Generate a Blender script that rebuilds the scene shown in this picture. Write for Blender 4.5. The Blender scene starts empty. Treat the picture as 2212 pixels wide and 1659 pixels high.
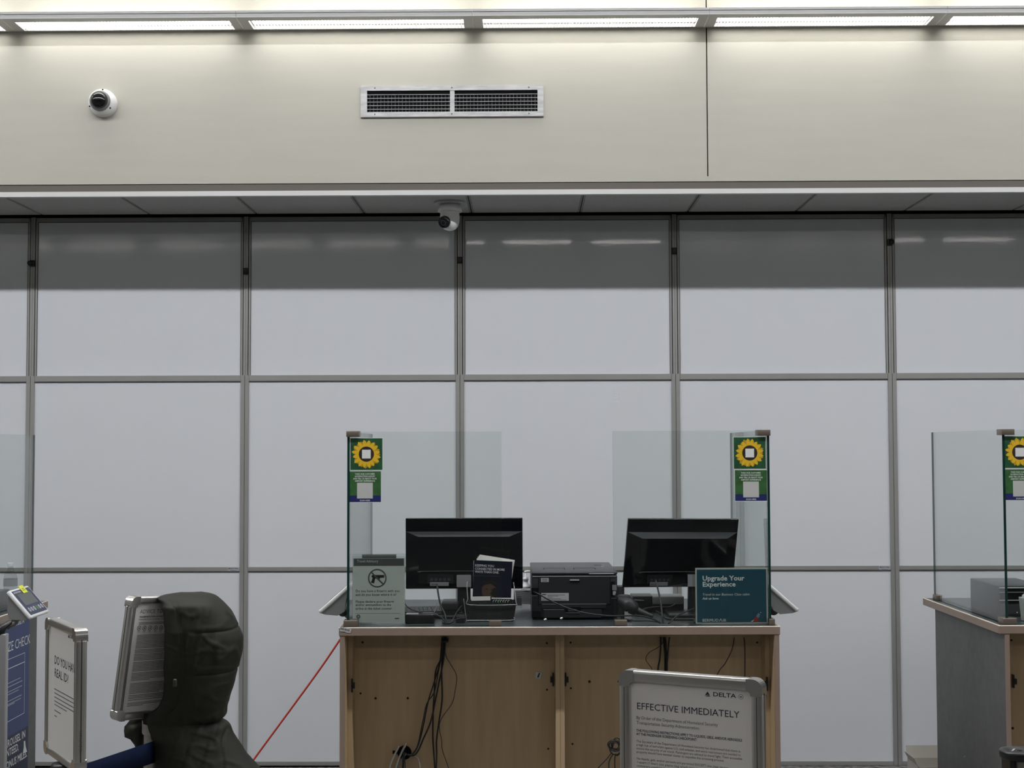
import bpy, bmesh, math, random
from mathutils import Vector, Matrix, noise
random.seed(7)
C = bpy.context.scene.collection
KN, KF, KS, KW = 1.27, 1.25, 1.0, 1
F = 3000.0; CAMH = 1.778
PITCH = math.atan(136.5/F); YAW = math.atan(-6.0/F); ROLL = -0.003
CR = Matrix.Rotation(YAW, 3, 'Z') @ Matrix.Rotation(math.pi/2+PITCH, 3, 'X') @ Matrix.Rotation(ROLL, 3, 'Z')
CP = Vector((0, 0, CAMH))
def ray(px, py): return CR @ Vector(((px-1106)/F, -(py-829.5)/F, -1))
def P(px, py, D):
    d = ray(px, py); return CP + d*(D/d.y)
def XA(px, D): return (px-1100)*D/F
def ZA(py, D): return CAMH-(py-966)*D/F

# ------------------------------------------------------------ materials
def lin(c): return tuple((((v/255)+.055)/1.055)**2.4 if v > 10.3 else v/255/12.92 for v in c)
MATS = {}
def mat(name, col, rough=.5, metal=0, spec=.5, var=0, vscale=8, bump=0, bscale=60, stretch=None, coat=0, emit=None):
    """col = linear rgb albedo"""
    if name in MATS: return MATS[name]
    m = bpy.data.materials.new(name); m.use_nodes = True; nt = m.node_tree; b = nt.nodes['Principled BSDF']
    b.inputs['Base Color'].default_value = (*col, 1); b.inputs['Roughness'].default_value = rough
    b.inputs['Metallic'].default_value = metal; b.inputs['Specular IOR Level'].default_value = spec
    b.inputs['Coat Weight'].default_value = coat
    if emit:
        b.inputs['Emission Color'].default_value = (*emit[:3], 1); b.inputs['Emission Strength'].default_value = emit[3]
    tc = nt.nodes.new('ShaderNodeTexCoord'); mp = nt.nodes.new('ShaderNodeMapping')
    nt.links.new(tc.outputs['Object'], mp.inputs['Vector'])
    if stretch: mp.inputs['Scale'].default_value = stretch
    if var:
        n = nt.nodes.new('ShaderNodeTexNoise'); n.inputs['Scale'].default_value = vscale; n.inputs['Detail'].default_value = 5
        r = nt.nodes.new('ShaderNodeValToRGB')
        r.color_ramp.elements[0].position = .3; r.color_ramp.elements[1].position = .7
        r.color_ramp.elements[0].color = (*[v*(1-var) for v in col], 1)
        r.color_ramp.elements[1].color = (*[min(1, v*(1+var)) for v in col], 1)
        nt.links.new(mp.outputs[0], n.inputs['Vector']); nt.links.new(n.outputs[0], r.inputs[0]); nt.links.new(r.outputs[0], b.inputs['Base Color'])
    if bump:
        n = nt.nodes.new('ShaderNodeTexNoise'); n.inputs['Scale'].default_value = bscale; n.inputs['Detail'].default_value = 3
        bp = nt.nodes.new('ShaderNodeBump'); bp.inputs['Strength'].default_value = bump; bp.inputs['Distance'].default_value = .02
        nt.links.new(mp.outputs[0], n.inputs['Vector']); nt.links.new(n.outputs[0], bp.inputs['Height']); nt.links.new(bp.outputs[0], b.inputs['Normal'])
    MATS[name] = m; return m
def glass(name, tint, edge=False):
    m = bpy.data.materials.new(name); m.use_nodes = True; nt = m.node_tree; nt.nodes.clear()
    o = nt.nodes.new('ShaderNodeOutputMaterial'); mx = nt.nodes.new('ShaderNodeMixShader'); t = nt.nodes.new('ShaderNodeBsdfTransparent')
    g = nt.nodes.new('ShaderNodeBsdfGlossy'); fr = nt.nodes.new('ShaderNodeFresnel'); ge = nt.nodes.new('ShaderNodeNewGeometry'); mr = nt.nodes.new('ShaderNodeMapRange'); mr.inputs[3].default_value = 1.45; mr.inputs[4].default_value = 1/1.45
    nt.links.new(ge.outputs['Backfacing'], mr.inputs[0]); nt.links.new(mr.outputs[0], fr.inputs[0])
    t.inputs[0].default_value = (*tint, 1); g.inputs['Roughness'].default_value = .02; pass
    nt.links.new(fr.outputs[0], mx.inputs[0]); nt.links.new(t.outputs[0], mx.inputs[1]); nt.links.new(g.outputs[0], mx.inputs[2]); nt.links.new(mx.outputs[0], o.inputs[0])
    return m

BEIGE = mat('beige_laminate_wall', (.445, .432, .378), .42, var=.02, vscale=2.2, bump=.02, bscale=300, stretch=(1, 1, 8))
REVEAL = mat('dark_reveal', (.115, .10, .09), .6)
TRIMW = mat('white_trim', (.62, .62, .62), .45)
TILE = mat('soffit_tile', (.42, .42, .40), .9, var=.06, vscale=90, bump=.15, bscale=220)
TBAR = mat('tile_joint', (.04, .04, .038), .5)
BLACK = mat('black_void', (.006, .006, .007), .8, spec=.1)
ALU = mat('grey_aluminium_profile', (.36, .36, .35), .42, metal=.35, var=.05, vscale=3)
ALUD = mat('profile_groove', (.05, .05, .05), .6)
HOUSE = mat('fixture_grey_metal', (.42, .42, .42), .4, metal=.2)
BLADE = mat('louver_white', (.8, .8, .8), .5)
EMIT = mat('lamp_diffuser', (.8, .8, .8), .5, emit=(1, .975, .91, 9*KS))
EMUP = mat('lamp_uplight', (.8, .8, .8), .5, emit=(1, .975, .91, 8*KS))
EMHALL = mat('hall_lamp_diffuser', (.8, .8, .8), .5, emit=(.98, .99, 1, 72*KN))
EMFILL = mat('fill_lamp_diffuser', (.8, .8, .8), .5, emit=(1, .975, .94, 16))
EMFAR = mat('far_lamp_diffuser', (.8, .8, .8), .5, emit=(1, .975, .94, 40*KF))
def panel_mat(i, rough):
    return mat('white_panel_laminate_%d' % i, (.70, .72, .76), rough, spec=.14, var=.012, vscale=1.5, bump=(.016 if rough < .06 else .03), bscale=.9)
FLOOR = mat('mottled_carpet', (.17, .165, .155), .9, var=.75, vscale=28, bump=.5, bscale=120)
CEIL = mat('hall_ceiling', (.6, .6, .58), .9)
HALLW = mat('hall_wall', (.16, .155, .15), .8)
WORK = mat('dark_slate_worktop', (.045, .056, .06), .3, spec=.6, var=.5, vscale=5, stretch=(1, 4, 1))
EDGE = mat('taupe_worktop_edging', (.29, .215, .175), .45, var=.04, vscale=10)
MAPLE = mat('maple_panel', (.47, .345, .205), .5, var=.07, vscale=5, stretch=(6, 6, .6))
MAPLE2 = mat('maple_stile', (.48, .35, .21), .5, var=.05, vscale=5, stretch=(6, 6, .6))
GREYLAM = mat('grey_speckled_laminate', (.104, .103, .101), .5, var=.14, vscale=22)
SCUFF = mat('light_scuff', (.3, .3, .3), .6)
HOLE = mat('dark_hole', (.012, .008, .006), .8)
GLASS = glass('clear_guard_glass', (.955, .975, .968))
GEDGE = mat('glass_dark_green_edge', (.008, .035, .03), .15, spec=.6)
GEDGE2 = mat('glass_thin_edge', (.05, .075, .072), .2, spec=.6)
CLAMP = mat('bronze_clamp', (.20, .17, .14), .38, metal=.5)
BPLAS = mat('black_plastic', (.012, .013, .015), .35)
BGLOSS = mat('gloss_black_plastic', (.004, .0045, .006), .08, spec=.6)
DGREY = mat('dark_grey_plastic', (.017, .019, .022), .4)
DGREY2 = mat('charcoal_plastic', (.045, .047, .052), .4)
MGREY = mat('mid_grey_plastic', (.20, .205, .21), .45)
LGREY = mat('light_grey_plastic', (.42, .43, .45), .45)
WHITE = mat('white_plastic', (.78, .79, .80), .35)
PAPER = mat('white_paper', (.80, .785, .76), .7)
PAPERG = mat('grey_paper', (.50, .51, .50), .7)
SHEET = mat('printed_sheet', (.82, .83, .81), .6)
INK = mat('black_ink', (.02, .02, .022), .6)
INKG = mat('grey_ink', (.12, .12, .12), .6)
INKN = mat('navy_ink', (.02, .022, .05), .6)
WINK = mat('white_ink', (.72, .74, .74), .6)
CHROME = mat('brushed_silver_frame', (.60, .59, .57), .3, metal=.85, bump=.02, bscale=120)
CHROME2 = mat('polished_corner', (.60, .59, .58), .24, metal=.85)
CHROMED = mat('frame_groove', (.10, .10, .10), .4, metal=.6)
POSTM = mat('satin_steel_post', (.42, .41, .39), .35, metal=.9)
NAVY = mat('navy_belt', (.0025, .008, .032), .9, spec=.15, bump=.2, bscale=300)
PBLUE = mat('poster_blue', (.035, .055, .16), .5)
PNAVY = mat('poster_navy', (.016, .022, .055), .5)
TEAL = mat('teal_print', (.004, .06, .095), .5)
GREEN = mat('sticker_green', (.012, .075, .028), .45, var=.3, vscale=30)
GREEN2 = mat('sticker_mid_green', (.03, .11, .03), .45, var=.3, vscale=30)
SBLUE = mat('sticker_blue', (.012, .018, .12), .45)
YEL = mat('petal_yellow', (.72, .46, .015), .5)
YEL2 = mat('petal_deep_yellow', (.50, .27, .012), .5)
BROWN = mat('flower_centre', (.02, .008, .006), .6)
YNOTE = mat('yellow_note', (.75, .78, .08), .6)
SCREEN = mat('lcd_screen', (.10, .11, .11), .25)
GBTN = mat('green_button', (.06, .25, .06), .4)
RED = mat('red_cord', (.65, .05, .03), .5)
COAT = mat('olive_coat_fabric', (.022, .023, .016), .62, spec=.3, bump=.08, bscale=700)
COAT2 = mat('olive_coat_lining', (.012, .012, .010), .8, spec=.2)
SILVER = mat('galvanised_conduit', (.6, .6, .6), .3, metal=.9)
SKIN = mat('printed_skin_tone', (.075, .038, .026), .6)
CARD = mat('white_cardboard', (.62, .58, .53), .8)
CLEAR = glass('clear_plastic', (.95, .965, .962))
FROST = mat('frosted_plastic', (.40, .42, .40), .35)
LIDW = mat('clear_water_cap', (.65, .68, .68), .3)

# ------------------------------------------------------------ mesh builder
_txt = {}
def text_mesh(s, off=0.0):
    k = (s, off)
    if k in _txt: return _txt[k]
    cu = bpy.data.curves.new('t', 'FONT'); cu.body = s; cu.size = 1; cu.resolution_u = 2; cu.offset = off
    ob = bpy.data.objects.new('t', cu); C.objects.link(ob)
    dg = bpy.context.evaluated_depsgraph_get(); me = bpy.data.meshes.new_from_object(ob.evaluated_get(dg))
    vs = [v.co.copy() for v in me.vertices]; fs = [list(p.vertices) for p in me.polygons]
    bpy.data.objects.remove(ob); bpy.data.curves.remove(cu); bpy.data.meshes.remove(me)
    w = max((v.x for v in vs), default=1)
    _txt[k] = (vs, fs, w); return _txt[k]
CAPH = 0.729
class MB:
    def __init__(s, M=None): s.v = []; s.f = []; s.m = []; s.mats = []; s.M = M or Matrix.Identity(4); s.sm = []
    def mi(s, m):
        if m not in s.mats: s.mats.append(m)
        return s.mats.index(m)
    def add(s, vs, fs, m, smooth=False):
        b = len(s.v); s.v += [s.M @ Vector(v) for v in vs]; i = s.mi(m)
        for f in fs: s.f.append([b+k for k in f]); s.m.append(i); s.sm.append(smooth)
        return s
    def box(s, x0, x1, y0, y1, z0, z1, m):
        v = [(x, y, z) for z in (z0, z1) for y in (y0, y1) for x in (x0, x1)]
        return s.add(v, [(0, 2, 3, 1), (4, 5, 7, 6), (0, 1, 5, 4), (2, 6, 7, 3), (0, 4, 6, 2), (1, 3, 7, 5)], m)
    def bbox(s, x0, x1, y0, y1, z0, z1, m, r=.004, n=2):
        bm = bmesh.new(); bmesh.ops.create_cube(bm, size=1)
        for v in bm.verts: v.co = Vector(((x0+x1)/2+v.co.x*(x1-x0), (y0+y1)/2+v.co.y*(y1-y0), (z0+z1)/2+v.co.z*(z1-z0)))
        bmesh.ops.bevel(bm, geom=bm.edges[:], offset=r, segments=n, affect='EDGES', profile=.5)
        bm.verts.index_update(); s.add([v.co.copy() for v in bm.verts], [[v.index for v in f.verts] for f in bm.faces], m, n > 1); bm.free(); return s
    def poly(s, pts, m): return s.add(pts, [tuple(range(len(pts)))], m)
    def prism(s, pts, vec, m, mc=None):
        n = len(pts); vec = Vector(vec); q = [Vector(p) for p in pts]; a = q+[p+vec for p in q]
        s.add(a, [(i, (i+1) % n, n+(i+1) % n, n+i) for i in range(n)], m)
        s.add(a, [tuple(reversed(range(n))), tuple(range(n, 2*n))], mc or m); return s
    def lathe(s, prof, m, c=(0, 0, 0), axis='Z', n=32, cap=True):
        c = Vector(c); vs = []
        for r, h in prof:
            for k in range(n):
                a = 2*math.pi*k/n
                if axis == 'Z': p = Vector((r*math.cos(a), r*math.sin(a), h))
                elif axis == 'Y': p = Vector((r*math.cos(a), h, r*math.sin(a)))
                else: p = Vector((h, r*math.cos(a), r*math.sin(a)))
                vs.append(c+p)
        fs = []
        for j in range(len(prof)-1):
            for k in range(n): fs.append((j*n+k, j*n+(k+1) % n, (j+1)*n+(k+1) % n, (j+1)*n+k))
        s.add(vs, fs, m, True)
        if cap:
            s.add(vs, [tuple(range(n))], m); s.add(vs, [tuple(range((len(prof)-1)*n, len(prof)*n))], m)
        return s
    def tube(s, pts, r, m, n=8, sub=6, rib=0, smooth_path=True):
        q = [Vector(p) for p in pts]; rr = r if isinstance(r, (list, tuple)) else [r]*len(q)
        if smooth_path and len(q) > 2:
            o = []; ro = []
            for i in range(len(q)-1):
                p0 = q[max(i-1, 0)]; p1 = q[i]; p2 = q[i+1]; p3 = q[min(i+2, len(q)-1)]
                for k in range(sub):
                    t = k/sub
                    o.append(.5*((2*p1)+(-p0+p2)*t+(2*p0-5*p1+4*p2-p3)*t*t+(-p0+3*p1-3*p2+p3)*t**3)); ro.append(rr[i]*(1-t)+rr[i+1]*t)
            o.append(q[-1]); ro.append(rr[-1]); q = o; rr = ro
        vs = []; up = Vector((0, 1, 0.13)).normalized()
        for i, p in enumerate(q):
            d = (q[min(i+1, len(q)-1)]-q[max(i-1, 0)])
            if d.length < 1e-9: d = Vector((0, 0, 1))
            d.normalize(); a = d.cross(up)
            if a.length < 1e-3: a = d.cross(Vector((1, 0, 0)))
            a.normalize(); b = d.cross(a); ra = rr[i]*(1+rib*(1 if i % 2 else -1))
            for k in range(n):
                t = 2*math.pi*k/n; vs.append(p+a*ra*math.cos(t)+b*ra*math.sin(t))
        L = len(q); fs = [(i*n+k, i*n+(k+1) % n, (i+1)*n+(k+1) % n, (i+1)*n+k) for i in range(L-1) for k in range(n)]
        s.add(vs, fs, m, True); s.add(vs, [tuple(range(n)), tuple(range((L-1)*n, L*n))], m); return s
    def disc(s, c, r, m, n=20, axis='Y', ry=None):
        c = Vector(c); ry = ry or r; pts = []
        for k in range(n):
            a = 2*math.pi*k/n
            pts.append(c+(Vector((r*math.cos(a), 0, ry*math.sin(a))) if axis == 'Y' else Vector((r*math.cos(a), ry*math.sin(a), 0))))
        return s.poly(pts, m)
    def ring(s, c, r0, r1, m, n=28, sy=1):   # in local x,z plane
        c = Vector(c); vs = []
        for r in (r0, r1):
            for k in range(n): a = 2*math.pi*k/n; vs.append(c+Vector((r*math.cos(a), 0, r*sy*math.sin(a))))
        return s.add(vs, [(k, (k+1) % n, n+(k+1) % n, n+k) for k in range(n)], m)
    def text(s, st, x, z, cap, m, y=0, width=None, fit=None, off=0.0, align='L', slant=0):
        """text in the local x,z plane facing -y; baseline at (x,z)"""
        vs, fs, w = text_mesh(st, off)
        sc = cap/CAPH; sx = sc
        if width: sx = width/(text_mesh(fit, off)[2] if fit else w)
        if align == 'C': x = x-w*sx/2
        if align == 'R': x = x-w*sx
        return s.add([Vector((x+v.x*sx+slant*v.y*sc, y, z+v.y*sc)) for v in vs], fs, m)
    def build(s, name, parent=None, base=None, bevel=0, seg=2, autosmooth=False):
        o0 = parent.matrix_basis.translation.copy() if parent else None
        if parent:
            p = parent; t = Vector((0, 0, 0))
            while p: t += p.location; p = p.parent
            o0 = t
        elif base is not None: o0 = Vector(base)
        else: o0 = Vector((0, 0, 0))
        me = bpy.data.meshes.new(name); me.from_pydata([v-o0 for v in s.v], [], s.f)
        for m in s.mats: me.materials.append(m)
        for p, i, sm in zip(me.polygons, s.m, s.sm): p.material_index = i; p.use_smooth = sm
        me.update(); ob = bpy.data.objects.new(name, me); C.objects.link(ob)
        if parent: ob.parent = parent
        else: ob.location = o0
        if bevel:
            b = ob.modifiers.new('b', 'BEVEL'); b.width = bevel; b.segments = seg; b.limit_method = 'ANGLE'; b.angle_limit = math.radians(40)
        return ob
def thing(name, label, cat, loc, group=None, kind=None):
    o = bpy.data.objects.new(name, None); C.objects.link(o); o.location = loc; o.empty_display_size = .05
    o['label'] = label; o['category'] = cat
    if group: o['group'] = group
    return o
def tag(o, label=None, cat=None, group=None, kind=None):
    if label: o['label'] = label
    if cat: o['category'] = cat
    if group: o['group'] = group
    if kind: o['kind'] = kind
    return o
def struct(o): o['kind'] = 'structure'; return o
WALLG = []   # objects of the wall, turned together by a fraction of a degree
def frame(o, u, down):
    """matrix whose local x = u, local z = up (-down), local -y faces the viewer"""
    u = Vector(u).normalized(); up = -Vector(down).normalized(); n = up.cross(u)   # local +y = z cross x
    M = Matrix((( u.x, n.x, up.x, o[0]), (u.y, n.y, up.y, o[1]), (u.z, n.z, up.z, o[2]), (0, 0, 0, 1)))
    return M
def puv(M, px, py):
    """where the line of sight through a point of the photo meets the frame's own plane"""
    o = M.translation; n = M.to_3x3() @ Vector((0, 1, 0)); d = ray(px, py)
    t = (o-CP).dot(n)/d.dot(n); q = M.inverted() @ (CP+d*t); return q.x, q.z

# ------------------------------------------------------------ camera
cam = bpy.data.cameras.new('camera'); co = bpy.data.objects.new('camera', cam); C.objects.link(co)
cam.sensor_width = 36; cam.lens = F/2212*36; co.matrix_world = Matrix.Translation(CP) @ CR.to_4x4(); cam.clip_start = .05
bpy.context.scene.camera = co

# ------------------------------------------------------------ room
DW = 7.853; DS = 7.2
struct(MB().box(-9, 9, -14, 9, -.12, -.012, FLOOR).build('floor'))
fl = MB()
fl.box(-9, 9, -14, 7.83, -.012, 0, FLOOR); struct(fl.build('floor'))
struct(MB().box(-9, 9, -14, 9, 4.6, 4.75, CEIL).build('ceiling'))
struct(MB().box(-9, 9, -14.2, -14, 0, 4.6, HALLW).build('wall_rear'))
BOUNCEW = mat('bounce_side_wall', (.45, .44, .42), .8)  # pale side walls added for bounce and for the metal frames to reflect
struct(MB().box(-9.2, -9, -14, 7.8, 0, 4.6, BOUNCEW).build('wall_left_bounce')); struct(MB().box(9, 9.2, -14, 7.8, 0, 4.6, BOUNCEW).build('wall_right_bounce'))
# upper bulkhead wall with its one open joint
zb = ZA(390, DS)
xs = XA(1536.5, DS)
w = MB(); w.box(-5.5, xs-.003, DS, DS+.12, zb, 4.6, BEIGE); w.box(xs+.003, 5.5, DS, DS+.12, zb, 4.6, BEIGE)
w.box(xs-.004, xs+.004, DS+.015, DS+.1, zb, 4.6, BLACK); w.box(xs-.0035, xs+.0035, DS+.0002, DS+.02, zb, ZA(379, DS), BEIGE)
w = struct(w.build('wall_upper')); WALLG.append(w)
zt = ZA(407, DS)
WALLG.append(struct(MB().box(-5.5, 5.5, DS+.001, DS+.12, zt, zb-.004, REVEAL).box(-5.5, 5.5, DS+.012, DS+.12, zb-.004, zb, BLACK).build('trim_1')))
zs = ZA(417, DS)
WALLG.append(struct(MB().box(-5.5, 5.5, DS-.002, DS+.03, zs, zt+.002, TRIMW).build('trim_2')))
# soffit of ceiling tiles
YB = 7.76
so = MB(); so.box(-5.5, 5.5, DS+.03, YB, zs+.004, zs+.03, TBAR); zz = zs+.004
pit = 235*7.75/F; x0 = XA(550, 7.75)
for k in range(-8, 9):
    a = x0+k*pit; so.box(a+.012, a+pit-.012, DS+.03, YB, zz-.003, zz+.01, TILE)
    so.box(a-.009, a-.005, DS+.03, YB, zz-.003, zz, TILE); so.box(a+.005, a+.009, DS+.03, YB, zz-.003, zz, TILE)
WALLG.append(struct(so.build('ceiling')))
WALLG.append(struct(MB().box(-5.5, 5.5, DS+.12, 8.1, zs+.05, zs+.1, BLACK).box(-5.5, 5.5, DW+.08, DW+.12, 0, zs+.05, BLACK).box(-5.5, 5.5, YB, 8.0, ZA(459, DW)+.004, zs+.06, BLACK).build('wall_back')))

# partition panels
pitch = 1.2195; xp0 = XA(527.5, DW)
zmid_t = ZA(811, DW); zmid_b = ZA(822, DW); ztop = ZA(463, DW); zlow_t = ZA(1222, DW); zlow_b = ZA(1231, DW)
clipy = [563, 582, 560, 542, 525, 520]
up_names = ['at the left edge of the photo, partly cut off', 'left of the ceiling camera, above the draped coat', 'just left of the ceiling camera, below the wall vent',
            'right of the ceiling camera, with sharp lamp streaks', 'above the right monitor, below the long wall joint', 'at the right edge, above the right counter']
lo_names = ['behind the left counter and water bottle', 'behind the draped olive coat', 'behind the red cord and left monitor', 'behind the black printer, between the monitors',
            'behind the right glass guard and right display', 'behind the right counter']
rough_up = [.12, .065, .06, .033, .10, .04]
for k in range(6):
    a = xp0+(k-2)*pitch; b = a+pitch
    # upper unit, set slightly back
    t = thing('upper_wall_panel', 'upper white framed wall panel %s' % up_names[k], 'wall panel', ((a+b)/2, DW, zmid_b), 'upper white partition panels'); WALLG.append(t)
    m = MB(); y = DW+.012
    g = .017
    m.box(a+g, a+g+.010, y-.004, y+.03, zmid_t, ztop, ALU); m.box(b-g-.010, b-g, y-.004, y+.03, zmid_t, ztop, ALU)
    m.box(a+g, b-g, y-.004, y+.03, ztop-.024, ztop, ALU)
    m.box(a+g+.010, b-g-.010, y-.0045, y, ztop-.027, ztop-.024, ALUD); m.box(a+g+.010, a+g+.0125, y-.0045, y, zmid_t, ztop-.024, ALUD); m.box(b-g-.0125, b-g-.010, y-.0045, y, zmid_t, ztop-.024, ALUD)
    m.build('frame', t)
    MB().box(a+g+.010, b-g-.010, y, y+.02, zmid_t, ztop-.02, panel_mat(k, rough_up[k])).build('panel', t)
    # lower unit
    t = thing('lower_wall_panel', 'full lower white framed wall panel %s' % lo_names[k], 'wall panel', ((a+b)/2, DW, 0), 'lower white partition panels'); WALLG.append(t)
    m = MB(); hw = .0235; z0 = ZA(1645, DW)
    m.box(a+.001, a+hw, DW-.01, DW+.04, z0, zmid_t+.006, ALU); m.box(b-hw, b-.001, DW-.01, DW+.04, z0, zmid_t+.006, ALU)
    for (p, q) in ((zmid_b+.002, zmid_t+.006), (zlow_b, zlow_t), (z0, z0+.024)):
        m.box(a+hw, b-hw, DW-.006, DW+.03, p, q, ALU)
    m.build('frame', t, bevel=.0015, seg=1)
    n = MB(); n.box(a+hw, b-hw, DW-.0065, DW, zmid_b-.002, zmid_b+.002, ALUD); n.box(a+hw, b-hw, DW-.0065, DW, zlow_b-.003, zlow_b, ALUD); n.box(a-.001, a+.001, DW-.006, DW+.03, z0, zmid_t, ALUD)
    n.build('shadow_gap', t)
    pm = panel_mat(10+k, .13)
    MB().box(a+hw, b-hw, DW, DW+.02, zlow_t, zmid_b, pm).build('middle_panel', t)
    MB().box(a+hw, b-hw, DW, DW+.02, z0+.02, zlow_b, pm).build('bottom_panel', t)
    if k in (1, 4):
        tg = MB(); x1 = b-hw-.002; zc = (zlow_t+zlow_b)/2
        tg.box(x1-.064, x1, DW-.0075, DW-.006, zlow_b+.001, zlow_t-.001, LGREY)
        tg.text('MODCO WALL', x1-.06, zc, .008, INK, y=DW-.0077, width=.056, off=.02); tg.box(x1-.05, x1-.014, DW-.0078, DW-.0075, zc-.0085, zc-.0065, INKG)
        tag(tg.build('maker_tag', t), 'small printed maker tag')
    # post between the upper units
    if k == 0: continue
    kk = k-1
    pt = thing('wall_post', 'slim grooved upper post with black clip %s' % ['at the left edge, above the water bottle', 'above the draped coat', 'under the ceiling camera', 'above the right monitor', 'above the gap before the right counter'][kk], 'post', (a, DW, zmid_t), 'upper partition posts'); WALLG.append(pt)
    m = MB()
    if k < 5:
        pass
    xx = a
    m.box(xx-.019, xx+.019, DW+.035, DW+.05, zmid_t+.006, ztop+.005, ALUD)
    for dx in (-.0125, .0008): m.box(xx+dx, xx+dx+.0117, DW+.006, DW+.04, zmid_t+.006, ztop+.003, ALU)
    m.box(xx-.0015, xx+.0015, DW+.0065, DW+.008, zmid_t+.006, ztop, ALUD)
    m.build('profile', pt)
    zc = ZA(clipy[kk], DW); c = MB(); c.bbox(xx-.014, xx+.014, DW-.012, DW+.006, zc-.018, zc+.018, BPLAS, .003)
    if kk in (0, 4): c.lathe([(.0, -.02), (.014, -.02), (.016, -.012), (.016, 0)], BPLAS, (xx+(.008 if kk == 4 else -.008), DW-.002, zc), 'Y', 16)
    c.build('clip', pt)
    if k == 5:
        pass

# linear fixtures along the top of the bulkhead
zf = ZA(50, 7.17); zh = ZA(8, 6.96)
for k in range(-4, 4):
    a = -.1716+k*1.203; b = a+1.203
    lab = {-4: 'grey linear louvered lamp beyond the left edge of the photo', -3: 'grey linear louvered lamp at the far left edge, only its end showing', -2: 'grey linear louvered lamp above the white dome camera',
           -1: 'grey linear louvered lamp above the left half of the wall vent', 0: 'grey linear louvered lamp above the vent\'s right half, ending at the wall joint', 1: 'grey linear louvered lamp just right of the vertical wall joint',
           2: 'grey linear louvered lamp cut off by the right edge', 3: 'grey linear louvered lamp beyond the right edge of the photo'}[k]
    t = thing('linear_lamp', lab, 'lamp', ((a+b)/2, 7.07, zf), 'linear lamps along the upper wall'); WALLG.append(t)
    ya, yb = 6.96, 7.185; o0, o1 = a+.05, b-.047; la, lb = 7.02, 7.165
    m = MB()
    m.box(a+.001, b-.001, ya, ya+.003, zf, zh-.004, HOUSE)
    m.box(a+.001, b-.001, ya-.006, ya+.004, zh-.012, zh, HOUSE)
    m.box(a+.001, b-.001, ya-.002, ya+.002, zf-.001, zf+.004, TRIMW)
    m.box(a+.001, b-.001, ya, la, zf, zf+.002, TRIMW); m.box(a+.001, b-.001, lb, yb, zf, zf+.002, HOUSE)
    m.box(a+.001, o0, la, lb, zf, zf+.002, TRIMW); m.box(o1, b-.001, la, lb, zf, zf+.002, TRIMW)
    m.box(a+.001, b-.001, ya, yb, zh-.006, zh-.003, HOUSE); m.box(a+.001, b-.001, yb-.002, yb, zf, zh-.004, HOUSE)
    m.build('housing', t)
    m = MB(); m.add([(o0, la, zh-.0065), (o1, la, zh-.0065), (o1, lb, zh-.0065), (o0, lb, zh-.0065)], [(3, 2, 1, 0)], EMIT); m.build('diffuser', t)
    m = MB(); m.add([(o0, la-.03, zh-.0025), (o1, la-.03, zh-.0025), (o1, lb, zh-.0025), (o0, lb, zh-.0025)], [(0, 1, 2, 3)], EMUP); m.build('uplight_diffuser', t)
    m = MB(); n = 66
    for i in range(n+1):
        x = o0+(o1-o0)*i/n; m.box(x-.001, x+.001, la, lb, zf+.001, zf+.012, BLADE)
    m.build('louver', t)
# the lamps of the hall ceiling, and an added fill row
ZC = 4.6; YN = 4.85
for i in range(-6, 7):
    x = i*1.25+.3
    t = thing('ceiling_lamp', 'bright recessed linear lamp in the hall ceiling before the counters', 'lamp', (x, YN, ZC-.02), 'near row of hall ceiling lamps')
    MB().box(x-.62, x+.62, YN-.08, YN+.08, ZC-.015, ZC, HOUSE).build('housing', t)
    MB().box(x-.61, x+.61, YN-.04, YN+.04, ZC-.022, ZC-.015, EMHALL).build('diffuser', t)
for i in range(-6, 7):
    x = .12+i*1.2
    t = thing('ceiling_lamp', 'slim linear lamp in the far hall ceiling behind the viewer', 'lamp', (x, -3.2, ZC-.02), 'far row of hall ceiling lamps')
    MB().box(x-.55, x+.55, -3.27, -3.13, ZC-.015, ZC, HOUSE).build('housing', t)
    MB().box(x-.46, x+.46, -3.23, -3.17, ZC-.022, ZC-.015, EMFAR).build('diffuser', t)

for i in range(-6, 7):  # unseen row added to brighten the papers that face the camera
    x = .3+i*1.25
    t = thing('ceiling_lamp', 'added linear fill lamp just above the viewer', 'lamp', (x, .4, ZC-.02), 'added row of fill lamps')
    MB().box(x-.62, x+.62, .32, .48, ZC-.015, ZC, HOUSE).build('housing', t)
    MB().box(x-.60, x+.60, .37, .43, ZC-.022, ZC-.015, EMFILL).build('diffuser', t)
# wall vent
D = DS; x0, x1, z1, z0 = XA(781, D), XA(1180, D), ZA(177, D), ZA(247, D)
t = thing('air_vent', 'long rectangular metal air vent on the beige upper wall', 'vent', ((x0+x1)/2, D, z0)); WALLG.append(t)
ix0, ix1, iz1, iz0 = XA(795, D), XA(1167, D), ZA(188, D), ZA(235, D)
m = MB(); VENT = mat('vent_galvanised', (.46, .46, .47), .5, metal=.3, var=.18, vscale=14, stretch=(1, 1, 6))
m.box(x0, x1, D-.012, D, iz1, z1, VENT); m.box(x0, x1, D-.012, D, z0, iz0, VENT); m.box(x0, ix0, D-.012, D, iz0, iz1, VENT); m.box(ix1, x1, D-.012, D, iz0, iz1, VENT)
m.box(x0, x1, D-.0125, D-.012, z0, z0+.003, REVEAL)
m.box(XA(976, D), XA(986, D), D-.010, D, iz0, iz1, VENT)
m.build('frame', t, bevel=.002, seg=1)
MB().box(ix0, ix1, D-.0008, D-.0002, iz0, iz1, BLACK).build('duct_opening', t)
m = MB()
for i in range(5):
    z = ZA(196.5+8*i, D); m.box(ix0, ix1, D-.009, D-.002, z-.0016, z+.0008, LGREY)
m.build('slats', t)
m = MB()
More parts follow.
